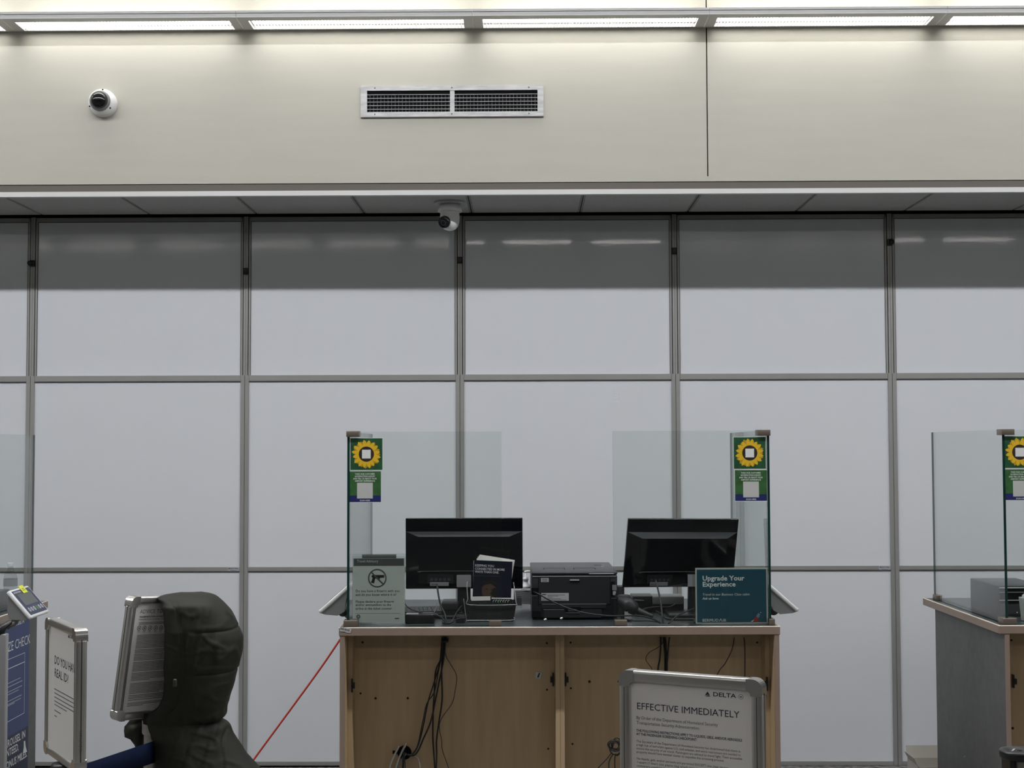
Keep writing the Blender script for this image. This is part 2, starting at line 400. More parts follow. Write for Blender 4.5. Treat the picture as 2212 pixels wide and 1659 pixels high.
for i in range(47):
    x = ix0+(ix1-ix0)*(i+.8)/47.5; m.box(x-.0008, x+.0008, D-.0025, D-.001, iz0, ZA(196.5, D), MGREY)
m.build('rear_bars', t)
for sx in (812, 980, 1148):
    for sy in (182, 240): MB().lathe([(.0045, 0), (.004, -.0015), (.0, -.002)], MGREY, (XA(sx, D), D-.012, ZA(sy, D)), 'Y', 10).build('screw', t)
# dome camera on wall
c = Vector((XA(218, DS), DS, ZA(213, DS)))
t = thing('dome_camera', 'white dome security camera mounted on the beige wall at left', 'security camera', c); WALLG.append(t)
MB().lathe([(.072, 0), (.073, -.03), (.069, -.045), (.062, -.058), (.056, -.064), (.053, -.066)], WHITE, c, 'Y', 40).build('housing', t)
MB().lathe([(.054, -.062), (.053, -.075), (.047, -.083), (.044, -.083)], MGREY, c, 'Y', 40).build('dome_ring', t)
MB().lathe([(.046*math.cos(a), -.080-.04*math.sin(a)) for a in [i*math.pi/2/10 for i in range(10)]]+[(.001, -.1199)], BGLOSS, c, 'Y', 32).build('dark_dome', t)
for a in (80, 205, 325): MB().lathe([(.0042, 0), (.004, -.004), (.0, -.0042)], BLACK, c+Vector((.062*math.cos(math.radians(a)), -.0575, .062*math.sin(math.radians(a)))), 'Y', 10).build('screw', t)
# turret camera under soffit
D = 7.42; c = Vector((XA(974, D), D, zs))
t = thing('turret_camera', 'white turret security camera hanging under the soffit', 'security camera', c); WALLG.append(t)
MB().lathe([(.085, .0), (.085, -.008), (.075, -.012)], LGREY, c, 'Z', 36).build('mounting_plate', t)
MB().lathe([(.045, -.010), (.058, -.02), (.064, -.035), (.066, -.05), (.062, -.053)], WHITE, c, 'Z', 36).build('canopy', t)
b2 = c+Vector((0, 0, -.05))
MB().lathe([(.05, 0), (.053, -.03), (.052, -.055), (.046, -.078), (.032, -.095), (.012, -.103), (.001, -.104)], WHITE, b2, 'Z', 36).build('body', t)
M = Matrix.Translation(b2+Vector((-.016, -.02, -.052))) @ Matrix.Rotation(math.radians(-22), 4, 'Z') @ Matrix.Rotation(math.radians(24), 4, 'X')
lens = MB(M).lathe([(.031, 0), (.033, -.032), (.031, -.042), (.027, -.044), (.001, -.0445)], BGLOSS, (0, 0, 0), 'Y', 28).build('lens_barrel', t)
lens2 = MB(M); lens2.ring((0, -.0452, 0), .012, .015, DGREY2); lens2.build('lens_ring', lens)

# ------------------------------------------------------------ counters
WT = ZA(1352, 6.0); WB = ZA(1369.5, 6.0)
HILITE = mat('pale_highlight_lip', (.85, .78, .66), .4)  # light caught on the rounded edge, painted as a pale strip
def worktop(x0, x1, label, y1=7.1, tagpx=False):
    t = thing('worktop', label, 'worktop', ((x0+x1)/2, 6.5, WB))
    MB().box(x0+.002, x1-.002, 6.002, y1-.002, WB+.001, WT, WORK).build('slab', t)
    m = MB(); m.box(x0, x1, 6.0, 6.012, WB, WT+.0008, EDGE); m.box(x0, x0+.012, 6.012, y1, WB, WT+.0008, EDGE); m.box(x1-.012, x1, 6.012, y1, WB, WT+.0008, EDGE)
    m.build('edging', t, bevel=.002)
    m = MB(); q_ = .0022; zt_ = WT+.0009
    m.prism([(x0-.0004, 6.0-.0004, zt_-q_), (x0-.0004, 6.0+.0016, zt_+.0006), (x0-.0004, 6.004, zt_+.0006), (x0-.0004, 6.004, zt_-q_)], (x1-x0+.0008, 0, 0), HILITE)
    for xe_, sg in ((x0, -1), (x1, 1)): m.prism([(xe_+sg*.0004, 6.004, zt_-q_), (xe_-sg*.0016, 6.004, zt_+.0006), (xe_-sg*.004, 6.004, zt_+.0006), (xe_-sg*.004, 6.004, zt_-q_)], (0, y1-6.004, 0), HILITE)
    tag(m.build('edge_highlight_lip', t), 'pale top lip of the edging, a painted highlight')
    return t
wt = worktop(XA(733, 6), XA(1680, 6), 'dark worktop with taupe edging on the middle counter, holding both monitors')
m = MB(frame(P(734, 1353.5, 5.9985), (1, 0, -.22), (-.22, 0, -1)))
m.poly([(0, 0, 0), (.052, 0, 0), (.050, 0, -.017), (.03, 0, -.019), (.028, 0, -.016), (.004, 0, -.02)], PAPERG)
for i in range(9): m.box(.005+i*.0045, .0065+i*.0045+(i%3)*.0006, -.0005, 0, -.011, -.003, INKN)
tag(m.build('torn_sticker', wt), 'torn white sticker on the left corner of the edging')
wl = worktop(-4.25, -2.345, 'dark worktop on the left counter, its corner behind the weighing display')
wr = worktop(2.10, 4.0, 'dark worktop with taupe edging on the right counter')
XM = XA(1207, 6.11)
def cabinet(x0, x1, label, left_end, right_end, side=False, holes=(), brk=(), clip=None):
    t = thing('counter_cabinet', label, 'cabinet', ((x0+x1)/2, 6.5, 0)); zt = WB-.0005
    def sp(a, b, y0, inner, mm):
        MB().box(a, b, y0, 6.98, .0, zt, mm).build('side_panel', t)
    fe = .02
    for e, a, b in ((left_end, x0, x0+fe), (right_end, x1-fe, x1)):
        if e == 'end':
            m = MB(); m.box(a, b, 6.006, 6.98, 0, zt, GREYLAM); m.box(a, b, 6.002, 6.006, 0, zt, EDGE); ii = b if e == 'end' and a == x0 else a-.002; m.box(ii, ii+.002, 6.008, 6.97, 0, zt, MAPLE); m.build('side_panel', t)
        else:
            MB().box(a+.0005, b-.0005, 6.11, 6.98, 0, zt, MAPLE2).build('side_panel', t)
    xi0 = x0+fe; xi1 = x1-fe
    m = MB(); m.box(xi0, xi1, 6.21, 6.225, 0, zt, MAPLE)
    for (hx, hy, r) in holes:
        yy = 6.1895 if hy < 1391 else 6.2095; q = Vector((XA(hx, yy), yy, ZA(hy, yy))); m.disc(q, r, HOLE, 12)
    m.build('back_panel', t)
    MB().box(xi0, xi1, 6.19, 6.2098, ZA(1391, 6.19), ZA(1376, 6.19)+.02, MAPLE).build('top_rail', t)
    if left_end == 'end': MB().box(xi0+.003, xi0+.022, 6.11, 6.2099, 0, zt-.01, MAPLE).build('corner_batten', t)
    if right_end == 'end': MB().box(xi1-.022, xi1-.003, 6.11, 6.2099, 0, zt-.01, MAPLE).build('corner_batten', t)
    for (bx, by, d) in brk:
        dy_ = 6.1098-6.2097 if bx in (762, 1650) else 0; z = ZA(by, 6.2); x = XA(bx, 6.2+dy_); m = MB(Matrix.Translation((0, dy_, 0))); m.box(x-.003, x+.003, 6.19, 6.2097, z-.029, z+.029, BPLAS); m.box(min(x, x+d*.012), max(x, x+d*.012), 6.185, 6.2097, z-.012, z+.012, BPLAS)
        tag(m.build('hinge_plate', t), 'black hinge plate')
    return t
cl = cabinet(XA(735, 6.0), XM, 'left maple back of the middle counter with a cable hole', 'end', 'mid',
   holes=[(784, 1383, .005), (780, 1491.5, .0045), (812, 1502, .0055), (881, 1502, .0055), (1179, 1386, .0045), (1179, 1485, .0045), (1181, 1610, .0045)], brk=[(762, 1466, 1), (1192, 1463, -1)])
m = MB(); q = Vector((XA(874, 6.209), 6.209, ZA(1617, 6.209))); m.lathe([(.0, 0), (.031, 0), (.031, -.002), (.028, -.003)], BLACK, q, 'Y', 24)
m.box(q.x-.052, q.x-.01, 6.204, 6.209, q.z-.004, q.z+.008, BLACK)
tag(m.build('cable_hole', cl), 'dark round cable hole')
m = MB(frame(P(1163, 1459, 6.208), (1, 0, -.2), (-.2, 0, -1))); m.box(-.013, .013, -.001, .001, -.014, .014, PAPERG); m.poly([(-.004, -.0015, -.009), (.003, -.0015, -.009), (.006, -.0015, .011), (0, -.0015, .012)], INK)
tag(m.build('adhesive_pad', cl), 'white adhesive square with a black mark')
cr = cabinet(XM, XA(1678, 6.0), 'right maple back of the middle counter, behind the big notice', 'mid', 'end',
   holes=[(1230, 1385, .0045), (1230, 1482, .0045), (1270, 1468, .006), (1233, 1600, .0045), (1333, 1468, .006), (1630, 1386, .0045), (1650, 1524, .003)], brk=[(1219, 1463, 1), (1650, 1466, -1)])
for tt in (cl, cr): pass
crr = cabinet(2.125, 3.98, 'right counter base with a grey scuffed side and maple back', 'end', 'end', holes=[(2175, 1570, .006), (2212, 1480, .006), (2176, 1383, .005)], brk=[(2178, 1470, 1)])
m = MB(); random.seed(3)
for (y, z, dy, dz) in ((6.12, .16, .05, -.06), (6.2, .2, .06, -.05), (6.15, .12, .03, -.03), (6.33, .22, .02, .05), (6.36, .25, .01, -.05), (6.55, .33, .03, -.012), (6.25, .28, .02, -.02), (6.05, .08, .03, -.05)):
    zc = z+.0; m = MB()
    m.poly([(2.1242, y, zc), (2.1242, y+dy, zc+dz), (2.1242, y+dy+.004, zc+dz+.002), (2.1242, y+.003, zc+.004)], SCUFF)
    tag(m.build('scuff_mark', crr), 'pale scuff mark near the floor')
cll = cabinet(-4.23, -2.36, 'left counter base with grey side carrying the blue poster', 'end', 'end')

# glass guards
GT = ZA(932, 6.05); GB = WT+.004; GY0, GY1 = 6.04, 6.05
def guard(xs, xe, sx, label, short=False):
    """xs = corner x, xe = free end of the front pane, sx = +1 when the front pane runs right"""
    t = thing('glass_guard', label, 'glass guard', (xs, 6.05, WT))
    def pane(x0, x1, y0, y1, nm):
        m = MB(); x0, x1 = min(x0, x1), max(x0, x1)
        v = [(x, y, z) for z in (GB, GT) for y in (y0, y1) for x in (x0, x1)]
        if x1-x0 > y1-y0:
            m.add(v, [(0, 1, 5, 4), (2, 6, 7, 3)], GLASS); m.add(v, [(0, 4, 6, 2), (1, 3, 7, 5), (4, 5, 7, 6)], GEDGE2); m.add(v, [(0, 2, 3, 1)], GEDGE)
        else:
            m.add(v, [(0, 4, 6, 2), (1, 3, 7, 5)], GLASS); m.add(v, [(0, 1, 5, 4)], GEDGE); m.add(v, [(2, 6, 7, 3), (4, 5, 7, 6)], GEDGE2); m.add(v, [(0, 2, 3, 1)], GEDGE)
        return m.build(nm, t)
    pane(xs+sx*.012, xe, GY0, GY1, 'front_pane')
    pane(xs, xs+sx*.0105, GY0-.002, 7.05, 'side_pane')
    def cl(x0, x1, y0, y1, z0, z1):
        MB().bbox(min(x0, x1), max(x0, x1), y0, y1, z0, z1, CLAMP, .002).build('clamp', t)
    cl(xs-sx*.004, xs+sx*.052, GY0-.012, GY1+.045, GT-.022, GT+.004)
    cl(xs-sx*.014, xs+sx*(.010 if short else .046), GY0-.012, GY1+.04, WT, WT+.028)
    cl(xe-sx*.056, xe-sx*.002, GY0-.014, GY1+.014, WT, WT+.026)
    cl(xs-sx*.010, xs+sx*.02, 6.98, 7.04, WT, WT+.026)
    return t
gl = guard(XA(751, 6.05), XA(1083, 6.05), 1, 'L-shaped clear glass guard on the middle counter, left end')
gr = guard(XA(1660, 6.05), XA(1323, 6.05), -1, 'L-shaped clear glass guard on the middle counter, right end', True)
gR = guard(XA(2162, 6.05), XA(2162, 6.05)+.67, 1, 'L-shaped clear glass guard on the right counter')
gL = guard(-2.405, -2.405-.67, -1, 'L-shaped clear glass guard on the left counter')
def stickers(t, x0, xb, sh=0):
    y = GY0-.0006
    def X(p): return XA(p, GY0)
    def Z(p): return ZA(p, GY0)
    m = MB(); a, b, c, d = X(x0), X(x0+69), Z(1014), Z(946)
    m.box(a-.002, b+.002, y, y+.0005, c-.002, d+.002, WINK); m.box(a, b, y-.0002, y, c, d, GREEN)
    cx, cz = (a+b)/2, (c+d)/2
    for L, (n, r0, r1, wd, mm) in enumerate(((19, .03, .064, .010, YEL2), (16, .03, .0655, .0085, YEL))):
        for i in range(n):
            an = 2*math.pi*(i+.5*L+random.uniform(-.12, .12))/n; rr = r1*random.uniform(.9, 1.0); u = Vector((math.cos(an), 0, math.sin(an))); v = Vector((-u.z, 0, u.x))
            pts = [u*r0-v*.005, u*(rr*.6)-v*wd, u*(rr*.88)-v*wd*.72, u*rr, u*(rr*.88)+v*wd*.72, u*(rr*.6)+v*wd, u*r0+v*.005]
            m.poly([Vector((cx, y-.0004-L*.0002-.000004*i, cz))+p for p in pts], mm)
    m.disc((cx, y-.0009, cz), .033, BROWN, 24)
    m.poly([(cx-.019, y-.0011, cz-.019), (cx+.019, y-.0011, cz-.019), (cx+.019, y-.0011, cz+.019), (cx-.019, y-.0011, cz+.019)], WINK)
    tag(m.build('flower_sticker', t), 'green sticker with a yellow sunflower')
    m = MB(); a, b, c, d = X(xb), X(xb+69), Z(1083), Z(1017); e = Z(1069)
    m.box(a-.002, b+.002, y, y+.0005, c-.002, d+.002, WINK); m.box(a, b, y-.0002, y, e, d, GREEN2); m.box(a, b, y-.0002, y, c, e, SBLUE)
    cx = (a+b)/2
    for i, s_ in enumerate(('TAKE OUR CUSTOMER', 'SATISFACTION SURVEY', 'AND TELL US ABOUT YOUR', 'AIRPORT EXPERIENCE')):
        w_ = (43, 44, 51, 43)[i]/F*GY0; m.text(s_, cx-w_/2, Z(1024.3+5*i), .0065, WINK, y=y-.0006, width=w_, off=.02)
    z0, z1 = Z(1075.5), Z(1041.5); h = (z1-z0)/2
    m.poly([(cx-h, y-.0008, z0), (cx+h, y-.0008, z0), (cx+h, y-.0008, z1), (cx-h, y-.0008, z1)], PAPERG)
    m.text('SCAN HERE', cx-.022, Z(1081), .006, WINK, y=y-.0006, width=.044, off=.02)
    tag(m.build('survey_sticker', t), 'green and blue survey sticker with white lettering')
stickers(gl, 757, 754); stickers(gr, 1584, 1586); stickers(gR, 2167, 2168)

# ------------------------------------------------------------ monitors
def monitor(label, M, neckx, W=.54, H=.327):
    """local frame: origin top left corner of the back, x right, z up, -y to the viewer"""
    base = M @ Vector((neckx, 0, -H)); t = thing('computer_monitor', label, 'monitor', (base.x, base.y+.02, WT))
    m = MB(M); m.bbox(0, W, .0, .018, -H, 0, BGLOSS, .003)
    m.build('screen_shell', t)
    m = MB(M); zt_ = -.062; i = .062
    v = [(.002, 0, zt_), (W-.002, 0, zt_), (W-.002, 0, -H+.002), (.002, 0, -H+.002),
         (i, -.036, zt_-.020), (W-i, -.036, zt_-.020), (W-i, -.036, -H+.03), (i, -.036, -H+.03)]
    m.add(v, [(0, 4, 5, 1)], DGREY); m.add(v, [(1, 5, 6, 2), (3, 2, 6, 7), (0, 3, 7, 4), (4, 7, 6, 5)], BGLOSS)
    m.tube([(.07, -.037, -.245), (.09, -.0375, -.24), (W-.09, -.0375, -.24), (W-.07, -.037, -.245)], .0016, DGREY2, 6)
    m.build('rear_cover', t)
    m = MB(M); m.box(.10, .22, -.0375, -.03, -H+.03, -.255, BPLAS)
    for k in range(5): m.box(.115+k*.02, .127+k*.02, -.0385, -.037, -.285, -.272, DGREY2)
    m.box(.114, .20, -.0392, -.037, -H+.02, -H+.037, MGREY); m.box(.118, .15, -.0396, -.039, -H+.024, -H+.031, INKG)
    m.build('connector_panel', t)
    n0 = M @ Vector((neckx, -.02, -H+.07)); n1 = Vector((n0.x, n0.y+.01, WT+.012)); w_ = .03
    m = MB(); m.prism([(n0.x-w_, n0.y, n0.z), (n0.x+w_, n0.y, n0.z), (n1.x+w_, n1.y, n1.z), (n1.x-w_, n1.y, n1.z)], (0, -.03, 0), BPLAS)
    m.build('stand_neck', t, bevel=.004)
    m = MB(); m.box(n0.x-.033, n0.x+.033, n0.y-.034, n0.y-.029, n0.z-.055, n0.z, MGREY); m.build('neck_plate', t)
    m = MB(); m.bbox(n1.x-.13, n1.x+.13, n1.y-.14, n1.y+.09, WT+.0005, WT+.014, BPLAS, .004); m.build('stand_foot', t)
    return t
M = frame(P(876, 1119.5, 6.43), (1, 0, 0), (0, -.10, -1)); M = frame(P(876, 1119.5, 6.43), (1, 0.0, 0.0), (0, .06, -1))
monitor('black monitor seen from behind on the left of the middle counter', M, .27)
u = Vector((math.cos(math.radians(13)), math.sin(math.radians(13)), -.018)).normalized(); a = .05; up = Vector((a, -a*u.x/u.y, 0)); up.z = math.sqrt(1-up.length_squared); up = (up-u*up.dot(u)).normalized()
M = frame(P(1358, 1121, 6.33), u, -up)
monitor('black monitor leaning slightly, behind the teal sign at right', M, .33, W=.535, H=.325)

# ------------------------------------------------------------ framed table signs
def uvtext(m, M, s_, x0, y0, x1, cap, mm, fit=None, y=-.0006, off=0, slant=0):
    u0, z0 = puv(M, x0, y0); u1, _ = puv(M, x1, y0); pc = cap*(M.translation.y)/F
    m.text(s_, u0, z0, pc, mm, y=y, width=u1-u0, fit=fit, off=off, slant=slant)
D = 6.09; M = frame(P(762, 1206, D), (1, 0, 0), (0, 0, -1)); 
t = thing('advisory_sign', 'grey travel advisory sheet with a crossed-out pistol in a clear holder', 'sign', (XA(818, D), D+.03, WT))
wS = 112*D/F; hS = ZA(1206, D)-WT-.006
m = MB(M); m.box(0, wS, 0, .001, -hS, 0, SHEET); m.box(.004, wS-.004, -.0004, 0, -.033, -.001, INKG)
uvtext(m, M, 'Travel Advisory', 771, 1215, 817, 6, WINK, off=.01)
c_, r_ = puv(M, 815, 1249), 20*D/F
m.ring((c_[0], -.0005, c_[1]), r_*.86, r_, INKG)
cx, cz = c_
gun = [(-.026, .008), (-.022, .014), (.030, .014), (.031, .003), (.012, .002), (.010, -.006), (.0, -.006), (-.004, -.001), (-.009, -.001), (-.014, -.022), (-.028, -.019), (-.020, .001)]
m.poly([(cx+a_, -.0006, cz+b_) for a_, b_ in reversed(gun)], INK)
dg = r_*.9*.707; wd = .0022
m.poly([(cx-dg-wd, -.0009, cz+dg-wd), (cx-dg+wd, -.0009, cz+dg+wd), (cx+dg+wd, -.0009, cz-dg+wd), (cx+dg-wd, -.0009, cz-dg-wd)], INKG)
for s_, yy, x1 in (('Do you have a firearm with you', 1279, 863), ('and do you know where it is?', 1287, 856), ('Please declare your firearm', 1302, 851), ('and/or ammunition to the', 1309, 845), ('airline at the ticket counter.', 1317, 848)):
    uvtext(m, M, s_, 768, yy, x1, 5.4, INK)
z_ = puv(M, 768, 1325)[1]; m.box(.012, wS-.022, -.0005, 0, z_-.0008, z_, INKG)
c_ = puv(M, 774, 1332); m.disc((c_[0], -.0005, c_[1]), .009, INKG, 18); m.box(c_[0]-.006, c_[0]+.006, -.0009, -.0005, c_[1]-.0015, c_[1]+.0015, PAPERG); m.box(c_[0]-.0015, c_[0]+.0015, -.0009, -.0005, c_[1]-.006, c_[1]+.006, PAPERG)
a_, b_ = puv(M, 853, 1337); m.box(a_, a_+.018, -.0005, 0, b_, b_+.004, INK)
m.build('paper', t)
m = MB(M); m.box(-.003, wS+.003, -.004, -.002, -hS-.004, .008, CLEAR); m.box(-.003, wS+.003, .002, .004, -hS-.004, .02, CLEAR); m.box(-.003, wS+.003, -.004, .06, -hS-.005, -hS-.002, CLEAR)
m.build('clear_holder', t)
m = MB(M); m.box(.04, .19, .003, .0045, -.02, .016, MGREY); tag(m.build('grey_backing_card', t), 'dark card sticking up behind the sheet')

D = 6.072; M = frame(P(1502, 1227, D), (1, 0, .003), (0, 0, -1)); wS = 155*D/F; hS = ZA(1227, D)-WT-.003
t = thing('upgrade_sign', 'teal sign offering a cabin upgrade, standing behind the glass at right', 'sign', (XA(1580, D), D+.03, WT))
m = MB(M); SILV = mat('pale_sign_border', (.5, .5, .47), .4)
m.box(0, wS, 0, .004, -hS, 0, SILV); m.build('backing', t)
m = MB(M); m.box(.006, wS-.006, -.001, 0, -hS+.006, -.007, TEAL)
uvtext(m, M, 'Upgrade Your', 1517, 1254, 1608, 10.5, WINK, y=-.0014, off=.022); uvtext(m, M, 'Experience', 1517, 1267, 1589, 10.5, WINK, y=-.0014, off=.022)
uvtext(m, M, 'Travel in our Business Class cabin.', 1517, 1286.5, 1620, 5, WINK, y=-.0014, slant=.2); uvtext(m, M, 'Ask us how.', 1517, 1295, 1553, 5, WINK, y=-.0014, slant=.2, off=.02)
uvtext(m, M, 'BERMUD', 1517, 1343, 1552, 6.5, WINK, y=-.0014); uvtext(m, M, 'IR', 1561, 1343, 1569, 6.5, WINK, y=-.0014)
a0, z0 = puv(M, 1553, 1343); a1, z1 = puv(M, 1560.5, 1336.3); am = (a0+a1)/2
m.poly([(a0, -.0014, z0), (a0+.002, -.0014, z0), (am, -.0014, z1-.003), (a1-.002, -.0014, z0), (a1, -.0014, z0), (am+.001, -.0014, z1), (am-.001, -.0014, z1)], WINK)
RB = mat('print_red', (.30, .015, .02), .6); LB = mat('print_light_blue', (.12, .22, .34), .6)
q = lambda x, y_, dy: (puv(M, x, y_)[0], dy, puv(M, x, y_)[1])
m.poly([q(x, y_, -.0014) for x, y_ in ((1626, 1343), (1638, 1343), (1638, 1335), (1634, 1331), (1629, 1336))], RB)
m.poly([q(x, y_, -.0013) for x, y_ in ((1632, 1333), (1638, 1336), (1641, 1330), (1643, 1325), (1638, 1324))], LB)
m.poly([q(x, y_, -.0015) for x, y_ in ((1621, 1343), (1626, 1343), (1629, 1338))], WINK)
m.disc(q(1642, 1325, -.0016), .0035, INKN, 10); m.disc(q(1643, 1323, -.0017), .002, WINK, 8)
m.build('print', t)
m = MB(M); m.box(-.012, .0, .006, .008, -hS, .004, CLEAR); m.box(-.012, wS, .006, .0085, -hS, .003, CLEAR); m.box(-.004, wS, .004, .07, -hS-.002, -hS+.001, CLEAR); m.build('clear_holder', t)

# ------------------------------------------------------------ brochures in rack
D = 6.2
def bz(y): return ZA(y, D)
def bx(x): return XA(x, D)
t = thing('brochure_rack', 'small black metal basket rack holding brochures on the left', 'rack', (bx(1058), D+.06, WT))
m = MB(); z1 = bz(1300); z0 = WT+.004
fr = [(bx(1006), D-.01, z1), (bx(1114), D-.01, z1), (bx(1108), D, z0), (bx(1010), D, z0)]; bk = [(bx(1008), D+.13, z1), (bx(1112), D+.13, z1), (bx(1107), D+.11, z0), (bx(1012), D+.11, z0)]
MESHB = mat('black_mesh_metal', (.010, .012, .012), .4, bump=.4, bscale=400)
m.poly(fr, MESHB); m.add(fr+bk, [(0, 4, 7, 3), (1, 2, 6, 5), (3, 2, 6, 7)], MESHB); m.add([Vector(p)+Vector((0, .002, 0)) for p in bk], [(0, 1, 2, 3)], MESHB)
m.build('basket', t)
m = MB(); r = .0022
m.tube([(bx(1001), D-.012, bz(1290)), (bx(1007), D-.013, bz(1336)), (bx(1012), D-.012, z0+.003), (bx(1102), D-.012, z0+.003), (bx(1108), D-.012, bz(1330))], r, SILVER, 6, 4)
m.tube([(bx(1013), D+.02, bz(1256.5)), (bx(1008), D+.005, bz(1258)), (bx(1010), D-.012, bz(1290)), (bx(1014), D-.014, bz(1303)), (bx(1108), D-.014, bz(1303)), (bx(1113), D-.012, bz(1298)), (bx(1108), D+.02, bz(1257))], r*.9, SILVER, 6, 4)
m.build('wire_frame', t)
def card(px, D_, name, label, w, h, tilt, lean, mm, thick=.0015, grp='brochures in the rack'):
    tl = P(px[0], px[1], D_); M = frame(tl, (math.cos(tilt), 0, math.sin(tilt)), (math.sin(tilt), lean, -math.cos(tilt))); m = MB(M); m.box(0, w, 0, thick, -h, 0, mm)
    return M, m
M, m = card((1024, 1210), 6.235, 'b', '', .172, .21, math.radians(-2.5), .04, INKN, .004); m.mats = []; m = MB(M)
DK = mat('brochure_navy_print', (.006, .009, .022), .35)
m.box(0, .172, 0, .004, -.21, 0, DK)
for s_, yy, x1 in (('KEEPING YOU', 1223.5, 1067), ('CONNECTED IN MORE', 1230.5, 1090), ('WAYS THAN ONE.', 1237, 1078)): uvtext(m, M, s_, 1026, yy, x1, 5, WINK, off=.01)
zz_ = puv(M, 1026, 1243)[1]; m.box(.004, .12, -.0006, 0, zz_-.0007, zz_, INKG)
cx, cz = puv(M, 1056, 1275)
m.disc((cx, -.0006, cz), .032, SKIN, 22, ry=.044)
HAIR = mat('printed_dark_hair', (.006, .004, .004), .6)
m.poly([(cx+.034*math.cos(a_), -.0008, cz+.012+.036*math.sin(a_)) for a_ in [i*math.pi/10 for i in range(11)]]+[(cx-.018, -.0008, cz+.024), (cx+.006, -.0008, cz+.03)], HAIR)
m.disc((cx-.010, -.001, cz+.004), .006, HAIR, 10, ry=.0022); m.disc((cx+.014, -.001, cz+.003), .006, HAIR, 10, ry=.0022)
m.poly([(cx+.006, -.001, cz-.016), (cx+.034, -.001, cz-.04), (cx+.036, -.001, cz+.01), (cx+.020, -.001, cz+.012)], HAIR)
tag(m.build('brochure', base=M @ Vector((.08, 0, -.21))), 'dark brochure headed KEEPING YOU CONNECTED, front of the rack', 'brochure', 'brochures standing in the rack')
specs = [((1020, 1211), 6.245, -1.5, 'lowest pale brochure edge just behind the dark brochure'), ((1027, 1206), 6.252, -5, 'pale brochure edge second behind the dark brochure'), ((1029, 1203), 6.26, -7, 'pale brochure edge third behind the dark brochure'),
         ((1031, 1200.5), 6.268, -8.5, 'pale brochure edge fourth behind the dark brochure'), ((1033, 1198), 6.276, -9, 'tallest pale brochure at the back of the rack')]
for px, d_, tl_, lb in specs:
    M, m = card((px[0]+3, px[1]), d_, 'b', '', .160, .20, math.radians(tl_), .04, PAPER, .003)
    tag(m.build('brochure', base=M @ Vector((.08, 0, -.2))), lb, 'brochure', 'brochures standing in the rack')
for (x, y_, w, h, tl_, lb, mm) in ((1018, 1289, .085, .05, 1, 'low white card at the left front of the rack', PAPER), (1062, 1291, .09, .05, -1, 'low green and black patterned leaflet at the right front of the rack', GREEN)):
    M, m = card((x, y_), 6.222, 'b', '', w, h, math.radians(tl_), .02, PAPER if mm is PAPER else DK, .0015)
    if mm is GREEN:
        for i in range(7): m.tube([(.006+i*.011, -.001, -.02), (.008+i*.011, -.001, -.012), (.014+i*.011, -.001, -.010)], .0011, WINK, 5, 3)
        for i in range(3): m.ring((.018+i*.027, -.0012, -.02), .011, .013, GREEN2)
        m.box(0, w, -.0006, .002, -.005, 0, PAPER)
    else: m.box(0, w, -.0006, 0, -h, -.018, MESHB)
    tag(m.build('leaflet', base=M @ Vector((w/2, 0, -h))), lb, 'leaflet', 'leaflets low in the rack')

# ------------------------------------------------------------ printer on the middle counter
D = 6.25; x0, x1 = XA(1147, D), XA(1331, D); z1 = ZA(1240, D); z0 = WT+.001
def X(p): return XA(p, D)
def Z(p): return ZA(p, D)
t = thing('printer', 'black desktop printer seen from behind, between the two monitors', 'printer', ((x0+x1)/2, D+.25, WT))
MB().bbox(x0, x1, D, D+.46, z0+.006, z1-.002, DGREY, .006).build('body', t)
m = MB(); m.bbox(x0-.001, x1+.001, D-.006, D+.50, z1, z1+.014, DGREY2, .006); m.box(x0+.004, x1-.004, D-.004, D-.002, z1-.008, z1-.005, LGREY); m.box(X(1270), X(1324), D-.0075, D-.005, z1+.003, z1+.0055, WHITE)
zt_ = z1+.0143
for a_, b_ in ((1174, 1221), (1240, 1288)):
    m.box(X(a_), X(b_), D+.17, D+.175, zt_, zt_+.0004, BLACK); m.box(X(a_), X(a_)+.003, D+.10, D+.17, zt_, zt_+.0004, BLACK); m.box(X(b_)-.003, X(b_), D+.10, D+.17, zt_, zt_+.0004, BLACK)
for a_, b_, d_ in ((1290, 1306, .32), (1310, 1314, .33), (1304, 1310, .24)): m.box(X(a_), X(b_), D+d_, D+d_+.012, zt_, zt_+.0005, LGREY if a_ > 1300 else BLACK)
m.build('top_cover', t)
m = MB(); m.box(X(1162), X(1315), D-.003, D, Z(1302), Z(1246), DGREY); m.box(X(1162)-.002, X(1162), D-.0032, D, Z(1305), Z(1246), BLACK); m.box(X(1315), X(1315)+.002, D-.0032, D, Z(1305), Z(1246), BLACK)
m.box(X(1229), X(1249), D-.010, D-.003, Z(1252.5), Z(1250), LGREY); m.box(X(1229), X(1250), D-.0045, D-.003, Z(1256), Z(1252.5), BLACK)
m.build('rear_door', t)
m = MB(); m.bbox(X(1168), X(1307), D-.008, D, Z(1312), Z(1302), DGREY, .0015, 1); m.bbox(X(1172), X(1297), D-.006, D, Z(1332), Z(1314), DGREY, .0015, 1)
m.box(X(1170), X(1307), D-.0086, D-.008, Z(1303), Z(1302), MGREY); m.box(X(1172), X(1216), D-.0066, D-.006, Z(1314.5), Z(1313.3), MGREY); m.box(X(1218), X(1252), D-.0088, D, Z(1320), Z(1309), BLACK); m.box(X(1219), X(1251), D-.0092, D-.0085, Z(1321.3), Z(1320.5), MGREY); m.box(X(1225), X(1243), D-.0091, D-.0088, Z(1318), Z(1313), DGREY2)
m.box(X(1150), X(1331), D-.0025, D, Z(1336), Z(1333), BLACK)
for i in range(6): m.box(X(1148), X(1167), D-.0012, D, Z(1331-2.5*i), Z(1330.2-2.5*i), BLACK)
